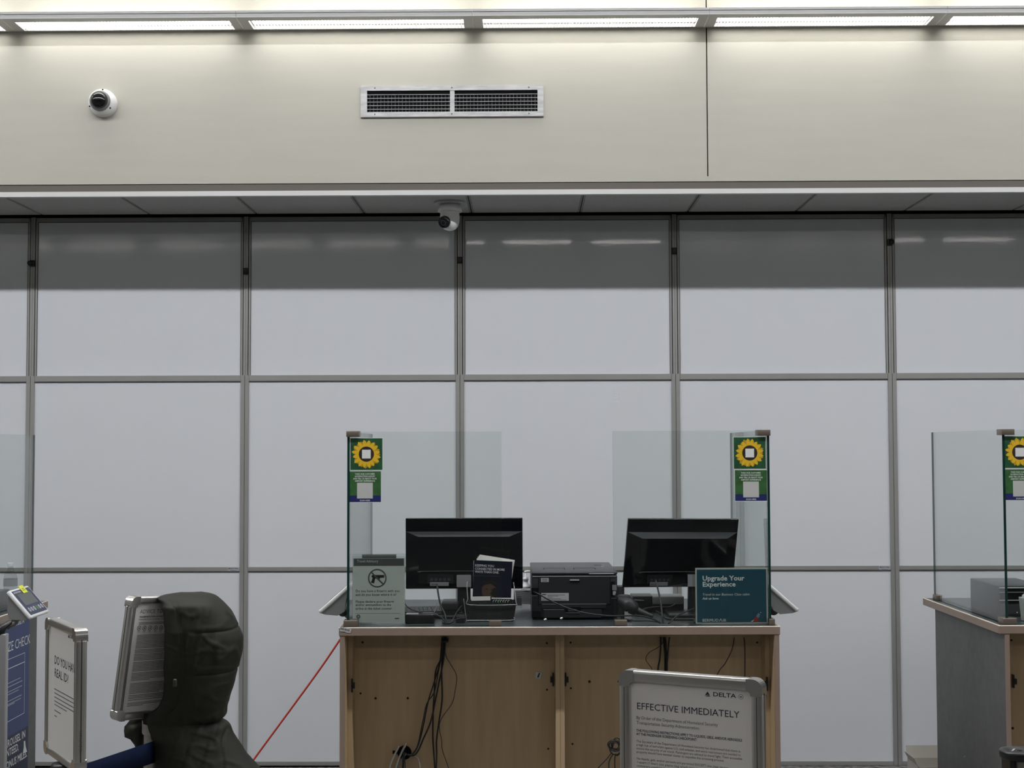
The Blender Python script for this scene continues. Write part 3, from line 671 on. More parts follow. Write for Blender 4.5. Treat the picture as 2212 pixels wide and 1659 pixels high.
m.box(X(1148), X(1160), D-.0012, D, Z(1285.2), Z(1284.4), MGREY); m.box(X(1318), X(1333), D-.0012, D, Z(1291.2), Z(1290.2), MGREY)
m.build('paper_tray', t)
m = MB(); m.box(X(1146), X(1162), D-.004, D, Z(1281), Z(1268), BLACK); m.build('power_inlet', t)
m = MB(); m.box(X(1318), X(1326), D-.004, D, Z(1286), Z(1255), BLACK); m.box(X(1320), X(1329), D-.016, D-.004, Z(1273), Z(1262), MGREY); m.box(X(1321), X(1327), D-.02, D-.004, Z(1283), Z(1275), LGREY)
m.tube([(X(1326), D-.02, Z(1280)), (X(1331), D-.025, Z(1292)), (X(1338), D-.01, Z(1305)), (X(1345), D, WT+.004)], .0022, BPLAS, 6)
m.build('data_ports', t)
m = MB(); m.box(X(1167), X(1183.5), D-.0042, D-.003, Z(1255.5), Z(1247), LGREY); m.box(X(1169), X(1181), D-.0045, D-.0042, Z(1250.5), Z(1248.5), INKG); m.box(X(1169), X(1181), D-.0045, D-.0042, Z(1254), Z(1252.2), INKG)
m.box(X(1167.5), X(1226.5), D-.0042, D-.003, Z(1295.5), Z(1279), LGREY)
m.box(X(1169), X(1178), D-.0045, D-.0042, Z(1283), Z(1281), INK)
for i, (a_, b_) in enumerate(((1180, 1218), (1181, 1204), (1181, 1192), (1169, 1210), (1169, 1222))): m.box(X(a_), X(b_), D-.0045, D-.0042, Z(1283.5+2.7*i), Z(1282.5+2.7*i), INKG)
m.build('rating_labels', t)
m = MB(); m.tube([(X(1151), D-.003, Z(1276)), P(1163, 1283, 6.2), P(1200, 1303, 6.18), P(1240, 1318, 6.16), P(1275, 1326, 6.14), P(1320, 1330.5, 6.12), P(1380, 1330, 6.1), P(1410, 1337, 6.1), P(1427, 1346, 6.1)], .0036, BPLAS, 8)
m.build('power_cord', t)

# small bits and boxes around
def gbox(name, label, cat, px0, px1, py1, D0, depth, mm, r=.003, top=None, grp=None, base=None):
    m = MB(); zb_ = WT+.0005 if base is None else base
    m.bbox(XA(px0, D0), XA(px1, D0), D0, D0+depth, zb_, ZA(py1, D0), mm, r)
    if top: m.box(XA(px0, D0)+.006, XA(px1, D0)-.006, D0+.006, D0+depth-.006, ZA(py1, D0), ZA(py1, D0)+.0006, top)
    return m
m = gbox('x', '', '', 875, 937, 1324, 6.13, .09, BPLAS, .004); m.box(XA(877, 6.13), XA(903, 6.13), 6.14, 6.165, ZA(1324, 6.13)+.0002, ZA(1324, 6.13)+.001, WHITE)
tag(m.build('power_adapter', base=(XA(905, 6.13), 6.17, WT)), 'black box-shaped power adapter right of the advisory sheet', 'power adapter')
KM = Matrix.Translation((XA(905, 6.4), 6.36, WT+.004)) @ Matrix.Rotation(math.radians(8), 4, 'Z') @ Matrix.Rotation(math.radians(6), 4, 'X')
t = thing('keyboard', 'black keyboard lying under the left monitor', 'keyboard', (XA(905, 6.4), 6.36, WT))
MB(KM).bbox(-.08, .20, -.03, .12, 0, .022, DGREY, .004).build('case', t)
m = MB(KM)
for r in range(5):
    for c_ in range(14): m.box(-.07+c_*.019, -.07+c_*.019+.016, -.02+r*.022, -.001+r*.022, .022, .027, BPLAS)
m.build('keys', t)
m = gbox('x', '', '', 953, 990, 1299, 6.34, .16, DGREY, .004); m.box(XA(955, 6.34), XA(989, 6.34), 6.3385, 6.34, ZA(1315, 6.34), ZA(1314, 6.34), BLACK)
tag(m.build('terminal_box', base=(XA(970, 6.34), 6.4, WT)), 'charcoal terminal box under the left monitor, left of its stand', 'electronic device')
m = MB(); m.bbox(XA(985, 6.2), XA(1004, 6.2), 6.15, 6.22, WT+.0005, ZA(1324, 6.2), DGREY, .003)
tag(m.build('desk_hub', base=(XA(995, 6.2), 6.2, WT)), 'small dark hub box beside the brochure rack', 'electronic device')
m = MB(); m.tube([P(933, 1331, 6.12), P(940, 1329, 6.12), P(949, 1333, 6.12)], [.012, .011, .008], BPLAS, 10); m.tube([P(949, 1333, 6.12), P(957, 1336, 6.11), P(962, 1345, 6.1)], .003, BPLAS, 6)
tag(m.build('power_plug', base=P(941, 1340, 6.12)), 'black plug on a short lead beside the power adapter', 'plug')
# grey docking box at right + black dock
t = thing('docking_station', 'low grey and black docking box under the right monitor', 'electronic device', (XA(1430, 6.5), 6.6, WT))
MB().bbox(XA(1407, 6.5), XA(1474, 6.5), 6.5, 6.64, ZA(1304, 6.5), ZA(1288, 6.5), MGREY, .002).build('grey_case', t)
MB().bbox(XA(1364, 6.52), XA(1409, 6.5), 6.52, 6.66, WT+.001, ZA(1287, 6.52), BPLAS, .002).build('black_case', t)
MB().box(XA(1407, 6.5), XA(1474, 6.5), 6.51, 6.63, WT+.001, ZA(1304, 6.5), BPLAS).build('foot', t)
m = MB(); m.bbox(XA(1332, 6.42), XA(1346, 6.42), 6.42, 6.5, WT+.001, ZA(1266, 6.42), DGREY2, .002)
tag(m.build('card_reader', base=(XA(1339, 6.42), 6.45, WT)), 'small charcoal box standing at the right side of the printer', 'electronic device')
# scanner gun
t = thing('barcode_scanner', 'black handheld barcode scanner lying between the printer and the right monitor', 'scanner', P(1370, 1340, 6.15))
D = 6.16
m = MB(); m.tube([P(1337, 1296, D+.03), P(1346, 1299, D+.02), P(1358, 1306, D), P(1366, 1316, D-.01), P(1364, 1326, D-.01)], [.018, .026, .034, .030, .016], DGREY, 16, 5)
m.build('head', t)
m = MB(); m.tube([P(1362, 1312, D), P(1378, 1320, D-.01), P(1395, 1327, D-.02), P(1410, 1332, D-.03)], [.022, .018, .015, .010], DGREY, 12, 5); m.build('handle', t)
m = MB(); m.tube([P(1356, 1297, D+.01), P(1372, 1297, D), P(1391, 1297.5, D)], [.006, .005, .002], DGREY2, 8); m.tube([P(1369, 1298, D), P(1372, 1304, D-.004), P(1370, 1312, D-.006)], .0035, LGREY, 8); m.build('trigger', t)
m = MB(); m.lathe([(.0, 0), (.030, .0), (.032, .006), (.026, .014), (.0, .016)], DGREY2, P(1348, 1292, D+.06), 'Z', 24); m.tube([P(1348, 1294, D+.06), P(1346, 1310, D+.05), P(1345, 1338, D+.05)], .008, DGREY, 8); m.lathe([(.0, 0), (.027, 0), (.027, .006), (.0, .008)], DGREY, (XA(1350, D+.05), D+.05, WT+.001), 'Z', 24); m.build('stand', t)
# paper scraps
for i, (x, y_) in enumerate(((1178, 1338), (1213, 1335.5))):
    m = MB(); p = P(x, y_, 6.12); m.tube([p+Vector((-.006, 0, -.002)), p, p+Vector((.005, 0, .003))], [.003, .005, .003], WHITE, 7, 3)
    tag(m.build('paper_crumb', base=p), ['larger white paper crumb in front of the printer, left', 'smaller white paper crumb in front of the printer, right'][i], 'scrap')
# cables on the counter
def cable(pts, r, label, mm=BPLAS, grp=None, name='cable', n=7):
    q = [P(*p) for p in pts]; return tag(MB().tube(q, r, mm, n).build(name, base=q[-1]), label, 'cable', grp)
cable([(944, 1262, 6.36), (947, 1285, 6.3), (952, 1308, 6.2), (961, 1326, 6.15), (963, 1345, 6.13)], .0042, 'thick black cable dropping from the left monitor to the counter', DGREY)
cable([(997, 1309, 6.25), (987, 1322, 6.18), (975, 1343, 6.12), (962, 1346, 6.11)], .003, 'thin black cable curving left of the brochure rack', DGREY)
cable([(1003, 1335, 6.13), (985, 1338, 6.12), (973, 1346, 6.11), (955, 1346, 6.1)], .003, 'black cable lying along the front of the counter at the rack', BPLAS)
cable([(944, 1303, 6.22), (941, 1315, 6.2), (938, 1323, 6.16)], .0016, 'thin wire beside the power adapter', MGREY)
cable([(874, 1303, 6.3), (884, 1314, 6.25), (905, 1322, 6.2), (930, 1328, 6.2)], .0025, 'black cable behind the power adapter', BPLAS)
cable([(1417, 1255, 6.29), (1421, 1272, 6.26), (1427, 1300, 6.2), (1430, 1325, 6.14), (1432, 1346, 6.12)], .004, 'black cable dropping from the right monitor to the counter', DGREY)
cable([(1460, 1304, 6.4), (1445, 1311, 6.35), (1420, 1311, 6.32), (1396, 1314, 6.28), (1384, 1320, 6.25)], .0025, 'thin black cable lying behind the scanner handle', BPLAS)
cable([(1499, 1315, 6.25), (1480, 1322, 6.2), (1462, 1331, 6.15), (1449, 1343, 6.12), (1444, 1347, 6.1)], .0035, 'black cable curving out from behind the teal sign', DGREY)
cable([(1418, 1321, 6.3), (1430, 1328, 6.26), (1445, 1337, 6.22), (1498, 1338, 6.2)], .0055, 'thick black cable behind the teal sign, lying on the counter', BPLAS)
cable([(1351, 1337, 6.12), (1370, 1341, 6.1), (1400, 1341, 6.1), (1424, 1344, 6.1)], .003, 'black cable under the scanner handle', BPLAS)
# sanitiser bottles
def pump(px, D, w, label, top):
    x = XA(px, D); t = thing('sanitizer_bottle', label, 'bottle', (x, D, WT)); h = ZA(1268, D)
    m = MB(); m.bbox(x-w, x+w, D-w*.7, D+w*.7, WT+.001, h, CLEAR, .008); m.build('body', t)
    m = MB(); m.bbox(x-w*.85, x+w*.85, D-w*.72, D-w*.70, WT+.02, h-.01, MGREY, .0002, 1)
    for i in range(9): m.box(x-w*.75, x+w*.75, D-w*.74, D-w*.725, WT+.035+i*.009, WT+.037+i*.009, INKG)
    m.build('printed_label', t)
    if top:
        m = MB(); m.lathe([(.0, h), (.03, h), (.026, h+.012), (.012, h+.022), (.011, h+.035), (.014, h+.036), (.014, h+.05), (.004, h+.052), (.004, h+.075), (.0, h+.076)], WHITE, (x, D, 0), 'Z', 20)
        m.tube([(x-.005, D, h+.076), (x+.015, D, h+.079), (x+.028, D, h+.074)], .006, WHITE, 8); m.build('pump', t)
pump(1134, 6.72, .027, 'clear pump sanitizer bottle left of the printer', True)
pump(1117, 6.66, .022, 'clear bottle half hidden behind the rack', False)

# ------------------------------------------------------------ weighing displays
def display(s, x, y0, label, full=False):
    """s=+1 faces right; x = inner top edge of the face"""
    t = thing('weighing_display', label, 'weighing display', (x, y0+.12, WT)); z = ZA(1264, 6.0)
    L = Vector((s*.132, 0, -.116)) if not full else Vector((s*.100, 0, -.116)); Lu = L.normalized(); N = Vector((-L.z*s, 0, L.x*s)).normalized() if s > 0 else Vector((L.z, 0, -L.x)).normalized()
    if N.z < 0: N = -N
    o = Vector((x, y0, z)); W_ = .235
    # shell: bezel slab
    M = Matrix.Identity(4)
    e = Vector((0, 1, 0)) if s > 0 else Vector((0, -1, 0))
    org = o if s > 0 else o+Vector((0, W_, 0))
    # local: x = width (reading direction), z = up the slope (-Lu), y = into body (-N)
    def fm(q): 
        return Matrix(((e.x, -N.x, -Lu.x, q.x), (e.y, -N.y, -Lu.y, q.y), (e.z, -N.z, -Lu.z, q.z), (0, 0, 0, 1)))
    M = fm(org); Hh = L.length
    MB(M).bbox(0, W_, 0, .018, -Hh, 0, WHITE, .007, 3).build('bezel', t)
    m = MB(M); m.prism([(.006, .017, -.004), (.006, .017, -Hh+.004), (.006, .032, -Hh+.012), (.006, .072, -Hh+.05), (.006, .078, -.092), (.006, .064, -.062), (.006, .017, -.016)], (W_-.012, 0, 0), MGREY); m.build('housing', t, bevel=.004)
    f = MB(M); f.box(.012, W_-.012, -.0008, .001, -Hh+.012, -.01, mat('display_navy_face', (.022, .03, .085), .3)); f.box(.04, W_-.038, -.0014, -.0008, -Hh+.062, -.03, SCREEN)
    for k in range(6): f.disc((.042+k*.031, -.0015, -Hh+.038), .0115, GBTN if k == 3 else LGREY, 16); f.disc((.042+k*.031, -.0017, -Hh+.038), .004, INKG, 8)
    f.text('METTLER TOLEDO', .022, -.024, .0075, WINK, y=-.0014, width=.085, off=.02); f.text('BC', W_-.035, -.022, .006, WINK, y=-.0014); f.text('kg', .03, -Hh+.016, .005, WINK, y=-.0014)
    f.build('face', t)
    if full:
        f = MB(M); f.box(.118, .170, -.0035, -.0018, -.034, .006, YNOTE); f.box(.131, .156, -.0038, -.0035, -.013, -.010, INKG); f.box(.127, .161, -.0038, -.0035, -.021, -.018, INKG)
        tag(f.build('yellow_note', t), 'yellow sticky note')
    hub = org+e*(W_*.5)+Lu*(Hh*.62)-N*.075
    m = MB(); m.lathe([(.0, -.055), (.019, -.055), (.022, -.04), (.022, .04), (.019, .055), (.0, .055)], DGREY2 if not full else MGREY, hub, 'Y', 18)
    m.build('hinge', t)
    fx = x+s*.012
    m = MB(); m.tube([hub, Vector((hub.x-s*.02, hub.y, WT+.02)), Vector((x-s*.05, hub.y, WT+.01))], .010, MGREY, 8); m.bbox(x-s*.05-.022, x-s*.05+.022, hub.y-.03, hub.y+.03, WT+.0005, WT+.012, DGREY, .002); m.build('mounting_arm', t)
    return t
display(-1, XA(748, 6.0)-.002, 6.1, 'white-faced weighing display seen edge-on at the left end of the middle counter')
display(1, XA(1666, 6.0)+.002, 6.1, 'white-faced weighing display seen edge-on at the right end of the middle counter')
dl = display(1, XA(28, 6.0), 5.98, 'weighing display with a navy face and yellow note on the left counter', True)
dl.location.z += ZA(1269, 6.0)-ZA(1264, 6.0)

# left counter: bottle, box, poster
D = 6.9; x = XA(28, D)
t = thing('water_bottle', 'clear plastic water bottle with a small label on the left counter', 'bottle', (x, D, WT))
CLEAR2 = glass('thin_bottle_plastic', (.84, .87, .87))
MB().lathe([(.030, WT+.001), (.033, WT+.01), (.031, WT+.05), (.033, WT+.09), (.033, WT+.13), (.028, WT+.155), (.016, WT+.178), (.0125, WT+.185), (.0125, WT+.196)], CLEAR2, (x, D, 0), 'Z', 28).build('body', t)
MB().lathe([(.0335, WT+.095), (.0335, WT+.13)], MGREY, (x, D, 0), 'Z', 28, cap=False).build('label', t)
MB().lathe([(.015, WT+.193), (.015, WT+.207), (.013, WT+.209), (.0, WT+.209)], LIDW, (x, D, 0), 'Z', 20).build('cap', t)
tag(MB().bbox(-2.95, -2.48, 6.25, 6.93, WT+.001, WT+.078, BPLAS, .005).build('device_case', base=(-2.7, 6.6, WT)), 'flat black device case beside the water bottle', 'electronic device')
PX = -2.3585
M = frame((PX, 6.1, ZA(1333, 6.84)), (0, 1, 0), (0, 0, -1))
t = thing('size_poster', 'blue bag size check poster on the grey side of the left counter', 'poster', (PX, 6.45, .08))
zb1 = ZA(1572, 6.7)-M.translation.z
m = MB(M); pw = XA(70, 1)*0+ (PX*F/(70-1100))-6.1
m.box(0, pw, 0, .0012, zb1, 0, PBLUE); m.box(0, pw, 0, .0012, -.88, zb1, PNAVY)
def T(s_, x0, y0, x1, cap, **k):
    u0, z0 = puv(M, x0, y0); u1, _ = puv(M, x1, y0); m.text(s_, u1-(u1-u0), z0, cap, WINK, y=-.0006, width=(u1-u0), **k)
u1, z1 = puv(M, 65, 1389); m.text('SIZE CHECK', u1, z1, .047, WINK, y=-.0006, align='R', off=-.005)
u1, z1 = puv(M, 52, 1345); m.text('DELTA', u1, z1, .022, WINK, y=-.0006, align='R', off=.02)
ua = u1-.125; m.poly([(ua, -.0006, z1), (ua+.026, -.0006, z1), (ua+.013, -.0006, z1+.026)], WINK)
x_r, zt1 = puv(M, 53, 1410); x_r, zb2 = puv(M, 52, 1540)
m.box(.1, x_r, -.0007, -.0002, zt1-.001, zt1+.001, WINK); m.box(.1, x_r, -.0007, -.0002, zb2-.001, zb2+.001, WINK); m.box(x_r-.002, x_r, -.0007, -.0002, zb2, zt1, WINK)
_, zq = puv(M, 52, 1430); m.box(.1, x_r-.003, -.0007, -.0002, zq-.0015, zq+.0015, WINK)
for i, (yy, xr) in enumerate(((1464, 44), (1470, 48), (1481, 47), (1490, 40), (1501, 46), (1508, 45), (1518, 31))):
    ur, zr = puv(M, xr, yy); m.box(.12, ur, -.0007, -.0002, zr-.0015, zr+.0015, LGREY)
for s_, xr, yy in (('CAROUSEL IN', 54, 1592), ('GUARANTEED,', 40, 1620), ('BONUS MILES.', 58, 1634)):
    u1, z1 = puv(M, xr, yy); m.text(s_, u1, z1, .036, WINK, y=-.0006, align='R', off=.01)
q = lambda x, y_: (puv(M, x, y_)[0], -.0009, puv(M, x, y_)[1])
m.poly([q(49, 1628), q(58, 1624), q(55, 1612), q(54, 1600), q(51, 1601), q(51, 1614)], WINK)
m.build('print', t)
# slim aluminium post at the left edge
D = 5.2; x0, x1 = XA(3.5, D), XA(20, D)
t = thing('display_stand_post', 'narrow brushed aluminium post at the left edge, before the blue poster', 'post', ((x0+x1)/2, D, 0))
MB().bbox(x0, x1, D, D+.03, .02, ZA(1363, D), mat('pale_anodised', (.42, .42, .43), .4, metal=.5), .004, 3).build('upright', t)
m = MB(); m.tube([(x0+.004, D+.015, ZA(1364, D)), (x0+.010, D+.015, ZA(1352, D)), (x0+.03, D+.04, ZA(1340, D))], [.016, .014, .010], BPLAS, 10); m.build('black_clamp', t)
MB().bbox(x0-.12, x1+.12, D-.16, D+.2, 0.001, .02, BPLAS, .004).build('base', t)

# right counter things
t = thing('ticket_printer', 'grey and black ticket printer on the right counter', 'printer', (2.31, 6.5, WT))
MB().bbox(2.20, 2.42, 6.31, 6.67, WT+.001, ZA(1250, 6.67), DGREY2, .005).build('body', t)
zt_ = ZA(1250, 6.67)
m = MB(); m.box(2.215, 2.42, 6.3085, 6.31, WT+.06, zt_-.008, BLACK)
for z_, mm in ((zt_-.010, WHITE), (zt_-.030, MGREY), (zt_-.066, LGREY)): m.box(2.212, 2.42, 6.305, 6.309, z_-.002, z_+.002, mm)
m.box(2.215, 2.41, 6.306, 6.31, WT+.012, WT+.055, DGREY2); m.disc((2.29, 6.3055, WT+.02), .003, WHITE, 8)
m.build('front_slot', t)
t = thing('leaflet_tray', 'frosted plastic tray of papers on the right counter', 'tray', (2.33, 6.17, WT))
m = MB(); zt_ = ZA(1292, 6.15); m.prism([(2.262, 6.12, WT+.001), (2.40, 6.12, WT+.001), (2.41, 6.12, zt_), (2.252, 6.12, zt_)], (0, .06, 0), FROST); m.build('tray', t, bevel=.003)
m = MB(); 
for i in range(5): m.box(2.262, 2.40, 6.13+.008*i, 6.134+.008*i, zt_-.01, zt_+.022-.003*i, PAPER)
m.build('papers', t)
# open carton behind the right counter
D = 7.3; a = P(1966, 1646, D)
t = thing('carton', 'open white carton on the floor behind the right counter', 'box', (XA(2010, D), D+.1, 0))
zc = ZA(1646, D); m = MB()
xa, xb = XA(1972, D), XA(2050, D)
m.prism([(xa, D, 0.001), (xb, D, .001), (xb, D, zc-.01), (xa, D, zc-.01)], (0, .003, 0), CARD); m.prism([(xa, D+.2, .001), (xb, D+.2, .001), (xb, D+.2, zc-.01), (xa, D+.2, zc-.01)], (0, .003, 0), CARD)
m.prism([(xa, D, .001), (xa, D+.2, .001), (xa, D+.2, zc-.01), (xa, D, zc-.01)], (.003, 0, 0), CARD); m.box(xa, xb, D, D+.2, .001, .004, CARD)
m.build('walls', t)
m = MB(); m.prism([(xa, D+.01, zc-.01), (xa, D+.19, zc-.01), (xa-.02, D+.19, zc+.03), (xa-.02, D+.01, zc+.03)], (.003, 0, 0), CARD); m.prism([(xa, D+.2, zc-.01), (xb, D+.2, zc-.01), (xb, D+.23, zc+.05), (xa, D+.23, zc+.05)], (0, .003, 0), CARD); m.build('flaps', t)

# ------------------------------------------------------------ cables under the counter
D = 6.185; gcl = 'black cables hanging under the left monitor'
def uc(pts, r, label, grp=None, mm=BPLAS, dd=0, **k):
    q = [P(x, y_, D-dd) for x, y_ in pts]; return tag(MB().tube(q, r, mm, 7, **k).build('cable', base=q[-1]), label, 'cable', grp)
uc([(957, 1376), (953, 1420), (941, 1450), (938, 1500), (936, 1530), (935, 1590), (938, 1640), (943, 1720)], .0036, 'black cable of the left bundle falling straight to the floor, left one')
uc([(960, 1376), (955, 1425), (954, 1460), (955, 1510), (948, 1560), (943, 1600), (943, 1635), (940, 1720)], .0038, 'black cable of the left bundle falling straight to the floor, right one', dd=.012)
uc([(963, 1376), (958, 1425), (949, 1470), (941, 1510), (930, 1560), (915, 1595), (903, 1622), (893, 1632), (880, 1630)], .0038, 'thick black cable of the left bundle swinging into the cable hole', dd=.020)
uc([(955, 1376), (950, 1430), (939, 1470), (925, 1515), (914, 1570), (904, 1608), (893, 1628), (883, 1631)], .003, 'black cable of the left bundle reaching the hole, middle one', dd=.028)
uc([(958, 1376), (954, 1415), (946, 1455), (938, 1495), (922, 1520), (913, 1560), (902, 1610), (890, 1629)], .0026, 'black cable of the left bundle reaching the hole, thinnest', dd=.034)
uc([(965, 1376), (962, 1412), (974, 1436), (986, 1460), (983, 1492), (976, 1520), (955, 1550), (949, 1570), (954, 1600), (956, 1622), (970, 1665), (975, 1720)], .0016, 'thin black wire looping out right of the left bundle', dd=.008)
m = MB(); m.bbox(XA(954, D), XA(969, D), 6.14, 6.189, ZA(1381, D), ZA(1375, D), BPLAS, .002)
tag(m.build('cable_grommet', base=P(961, 1378, 6.12)), 'small black grommet where the left cable bundle leaves the worktop', 'grommet')
uc([(878, 1605), (868, 1625), (858, 1650), (848, 1700), (846, 1760)], .0055, 'shiny ribbed metal conduit leaving the cable hole, right one', mm=SILVER, dd=.01, sub=14, rib=.10).name = 'conduit'
uc([(862, 1612), (852, 1632), (843, 1655), (835, 1700), (833, 1760)], .005, 'shiny ribbed metal conduit leaving the cable hole, left one', mm=SILVER, dd=.016, sub=14, rib=.10).name = 'conduit'
uc([(878, 1628), (868, 1640), (862, 1662), (858, 1720)], .004, 'grey cable leaving the cable hole beside the conduits', mm=MGREY, dd=.004)
uc([(874, 1625), (871, 1645), (870, 1720)], .005, 'thick black cable falling straight from the cable hole', dd=.02)
uc([(872, 1628), (875, 1650), (877, 1720)], .0018, 'thin black wire falling from the cable hole', dd=.03)
uc([(884, 1632), (897, 1634), (906, 1648), (912, 1720)], .0025, 'pale grey cable arching right of the cable hole', mm=LGREY)
uc([(1427, 1376), (1427, 1400), (1425, 1425), (1421, 1450), (1418, 1520)], .0038, 'black cable left in the bundle above the big notice')
uc([(1433, 1376), (1436, 1405), (1437, 1440), (1435, 1480), (1436, 1530)], .0050, 'thickest black cable in the bundle above the big notice', dd=.01)
uc([(1437, 1376), (1439, 1405), (1441, 1440), (1440, 1480), (1441, 1530)], .0040, 'black cable pressed to the thickest one above the big notice', dd=.018)
uc([(1446, 1376), (1444, 1395), (1442, 1420), (1440, 1460), (1444, 1530)], .0036, 'black cable right in the bundle above the big notice', dd=.026)
uc([(1433, 1386), (1424, 1397), (1402, 1410), (1395, 1424), (1402, 1436), (1409, 1448), (1425, 1500)], .0016, 'thin black wire looping left above the big notice', dd=.03)
uc([(1586, 1377), (1583, 1397), (1576, 1415), (1565, 1435), (1552, 1452), (1530, 1500)], .0020, 'thin black cable slanting down behind the big notice')
uc([(1607, 1377), (1609, 1400), (1609, 1460), (1608, 1520)], .0022, 'thin black cable hanging straight near the right end of the counter')
m = MB(); random.seed(5)
t = thing('cable_coil', 'tangled coil of black cables left of the big notice', 'cable', P(1328, 1625, 6.1))
for i in range(11):
    c0 = (1328+random.uniform(-3, 4), 1613+random.uniform(-5, 6)); r1, r2 = random.uniform(7, 14), random.uniform(8, 15); ph = random.uniform(0, 6)
    MB().tube([P(c0[0]+r1*math.cos(ph+a_*.75), c0[1]+r2*math.sin(ph+a_*.75), 6.10-.008*i) for a_ in range(8)], .0024, BPLAS, 6, 4).build('loop', t)
for pts in (((1322, 1625), (1310, 1640), (1290, 1662), (1270, 1700)), ((1325, 1628), (1316, 1645), (1316, 1670), (1320, 1720)), ((1330, 1628), (1328, 1650), (1332, 1720))):
    MB().tube([P(x_, y_, 6.08) for x_, y_ in pts], .0024, BPLAS, 6, 4).build('tail', t)
tag(MB().tube([P(735, 1381, 6.9), P(690, 1447, 6.93), P(620, 1543, 6.96), P(548, 1641, 6.98), P(484, 1731, 7.0)], .0048, RED, 8).build('red_cord', base=P(484, 1731, 7.0)), 'taut red cord slanting from the counter down to the floor', 'cord')

# ------------------------------------------------------------ stanchion signs
def frame_sign(name, label, M, W, H, post_off=None, rec=.011, rw=.026, head=BPLAS):
    """M: outer top-left corner of the frame front plane"""
    bc = M @ Vector((W/2, .015, -H)); t = thing(name, label, 'sign', (bc.x, bc.y, 0)); dp = .032
    fr_ = None; m = MB(M)
    segs = ((0.03, W-.03, -rw, 0, 'h'), (.03, W-.03, -H, -H+rw, 'h'), (0, rw, -H+.03, -.03, 'v'), (W-rw, W, -H+.03, -.03, 'v'))
    for x0, x1, z0, z1, k in segs:
        m.bbox(x0, x1, 0, dp, z0, z1, CHROME, .007, 4)
    if True:
        for x0, x1, z0, z1, k in segs:
            if k == 'v': xm = x0+rw*.5; m.box(xm-.0008, xm+.0008, -.0003, .001, z0+.008, z1-.008, CHROMED)
            # side grooves
        m.box(-.0004, .001, dp*.45, dp*.55, -H+.03, -.03, CHROMED); m.box(W-.001, W+.0004, dp*.45, dp*.55, -H+.03, -.03, CHROMED)
    fr_ = m.build('frame', t)
    for (cx, cz, sx, sz) in ((0, 0, 1, -1), (W, 0, -1, -1), (0, -H, 1, 1), (W, -H, -1, 1)):
        # rounded corner piece: quarter outline, extruded
        pts = []; R_ = .022
        o_ = Vector((cx+sx*R_, 0, cz+sz*R_))
        for i in range(9):
            a_ = math.pi/2*i/8; pts.append(o_+Vector((-sx*R_*math.cos(a_), 0, -sz*R_*math.sin(a_))))
        pts += [Vector((cx+sx*.036, 0, cz)), Vector((cx+sx*.036, 0, cz+sz*.026)), Vector((cx+sx*.030, 0, cz+sz*.027)), Vector((cx+sx*.027, 0, cz+sz*.030)), Vector((cx+sx*.026, 0, cz+sz*.036)), Vector((cx, 0, cz+sz*.036))]
        if sx*sz > 0: pts = list(reversed(pts))
        c = MB(M); c.prism([p+Vector((0, -.0012, 0)) for p in pts], (0, dp+.0024, 0), CHROME2)
        c.build('corner_cap', fr_, bevel=.007, seg=4)
    MB(M).box(rw-.002, W-rw+.002, .022, .026, -H+rw-.002, -rw+.002, MGREY).build('backing_board', t)
    Mp = M @ Matrix.Translation((0, rec, 0)); 
    b_ = Vector((bc.x, bc.y, bc.z))
    if post_off: b_ += Vector(post_off)
    m = MB(); m.lathe([(.030, .02), (.030, b_.z-.055)], POSTM, (b_.x, b_.y, 0), 'Z', 32); m.build('post', t)
    m = MB(); m.lathe([(.034, b_.z-.055), (.036, b_.z-.05), (.036, b_.z-.008), (.032, b_.z-.002), (.0, b_.z-.002)], head, (b_.x, b_.y, 0), 'Z', 32); m.build('belt_head', t)
    m = MB(); m.lathe([(.0, .001), (.17, .001), (.17, .012), (.15, .022), (.045, .03), (.03, .034), (.0, .034)], POSTM, (b_.x, b_.y, 0), 'Z', 40); m.build('base', t)
    return t, Mp, rw, b_
# EFFECTIVE IMMEDIATELY
th = math.radians(27); W, H = .332, .41
M = frame(P(1336, 1446, 3.15), (math.cos(th), -math.sin(th), 0), (0, 0, -1))
t, Mp, rw, b_ = frame_sign('stanchion_sign', 'large silver-framed notice headed EFFECTIVE IMMEDIATELY in the foreground', M, W, H)
m = MB(Mp); m.box(rw-.001, W-rw+.001, 0, .002, -H+rw-.001, -rw+.001, PAPER)
g = lambda cx, cy: (1320+cx/6.506, 1430+cy/6.506)
for s_, cx, cy, ex, cap, mm, of in (('EFFECTIVE IMMEDIATELY', 358, 660, 1805, 92, INKN, 0), ('By Order of the Department of Homeland Security', 355, 800, 1500, 44, INKG, 0), ('Transportation Security Administration', 358, 870, 1235, 44, INKG, 0),
    ('THE FOLLOWING RESTRICTIONS APPLY TO LIQUIDS, GELS, AND/OR AEROSOLS', 357, 976, 1838, 34, INKN, .018), ('AT THE PASSENGER SCREENING CHECKPOINT:', 357, 1026, 1210, 34, INKN, .018),
    ('The Secretary of the Department of Homeland Security has determined that there is', 358, 1126, 1815, 32, INKG, 0), ('a high risk of terrorism against U.S. civil aviation, and extra restrictions are needed to', 358, 1176, 1820, 32, INKG, 0),
    ('ensure the security of air travel. Passengers are advised to travel light. Their accessible', 358, 1226, 1840, 32, INKG, 0), ('property should have minimal clutter to expedite the screening process.', 358, 1274, 1590, 32, INKG, 0),
    ('No liquids, gels, and/or aerosols are permitted EXCEPT one clear zip-top', 360, 1368, 1650, 32, INKG, 0), ('1-quart (1-liter) size plastic bag which may contain', 360, 1418, 1330, 32, INKG, 0), ('containers completely closed', 360, 1468, 900, 32, INKG, 0)):
    px, py = g(cx, cy); uvtext(m, Mp, s_, px, py, g(ex, 0)[0], cap/6.506*1.03, mm, off=of, y=-.0004)
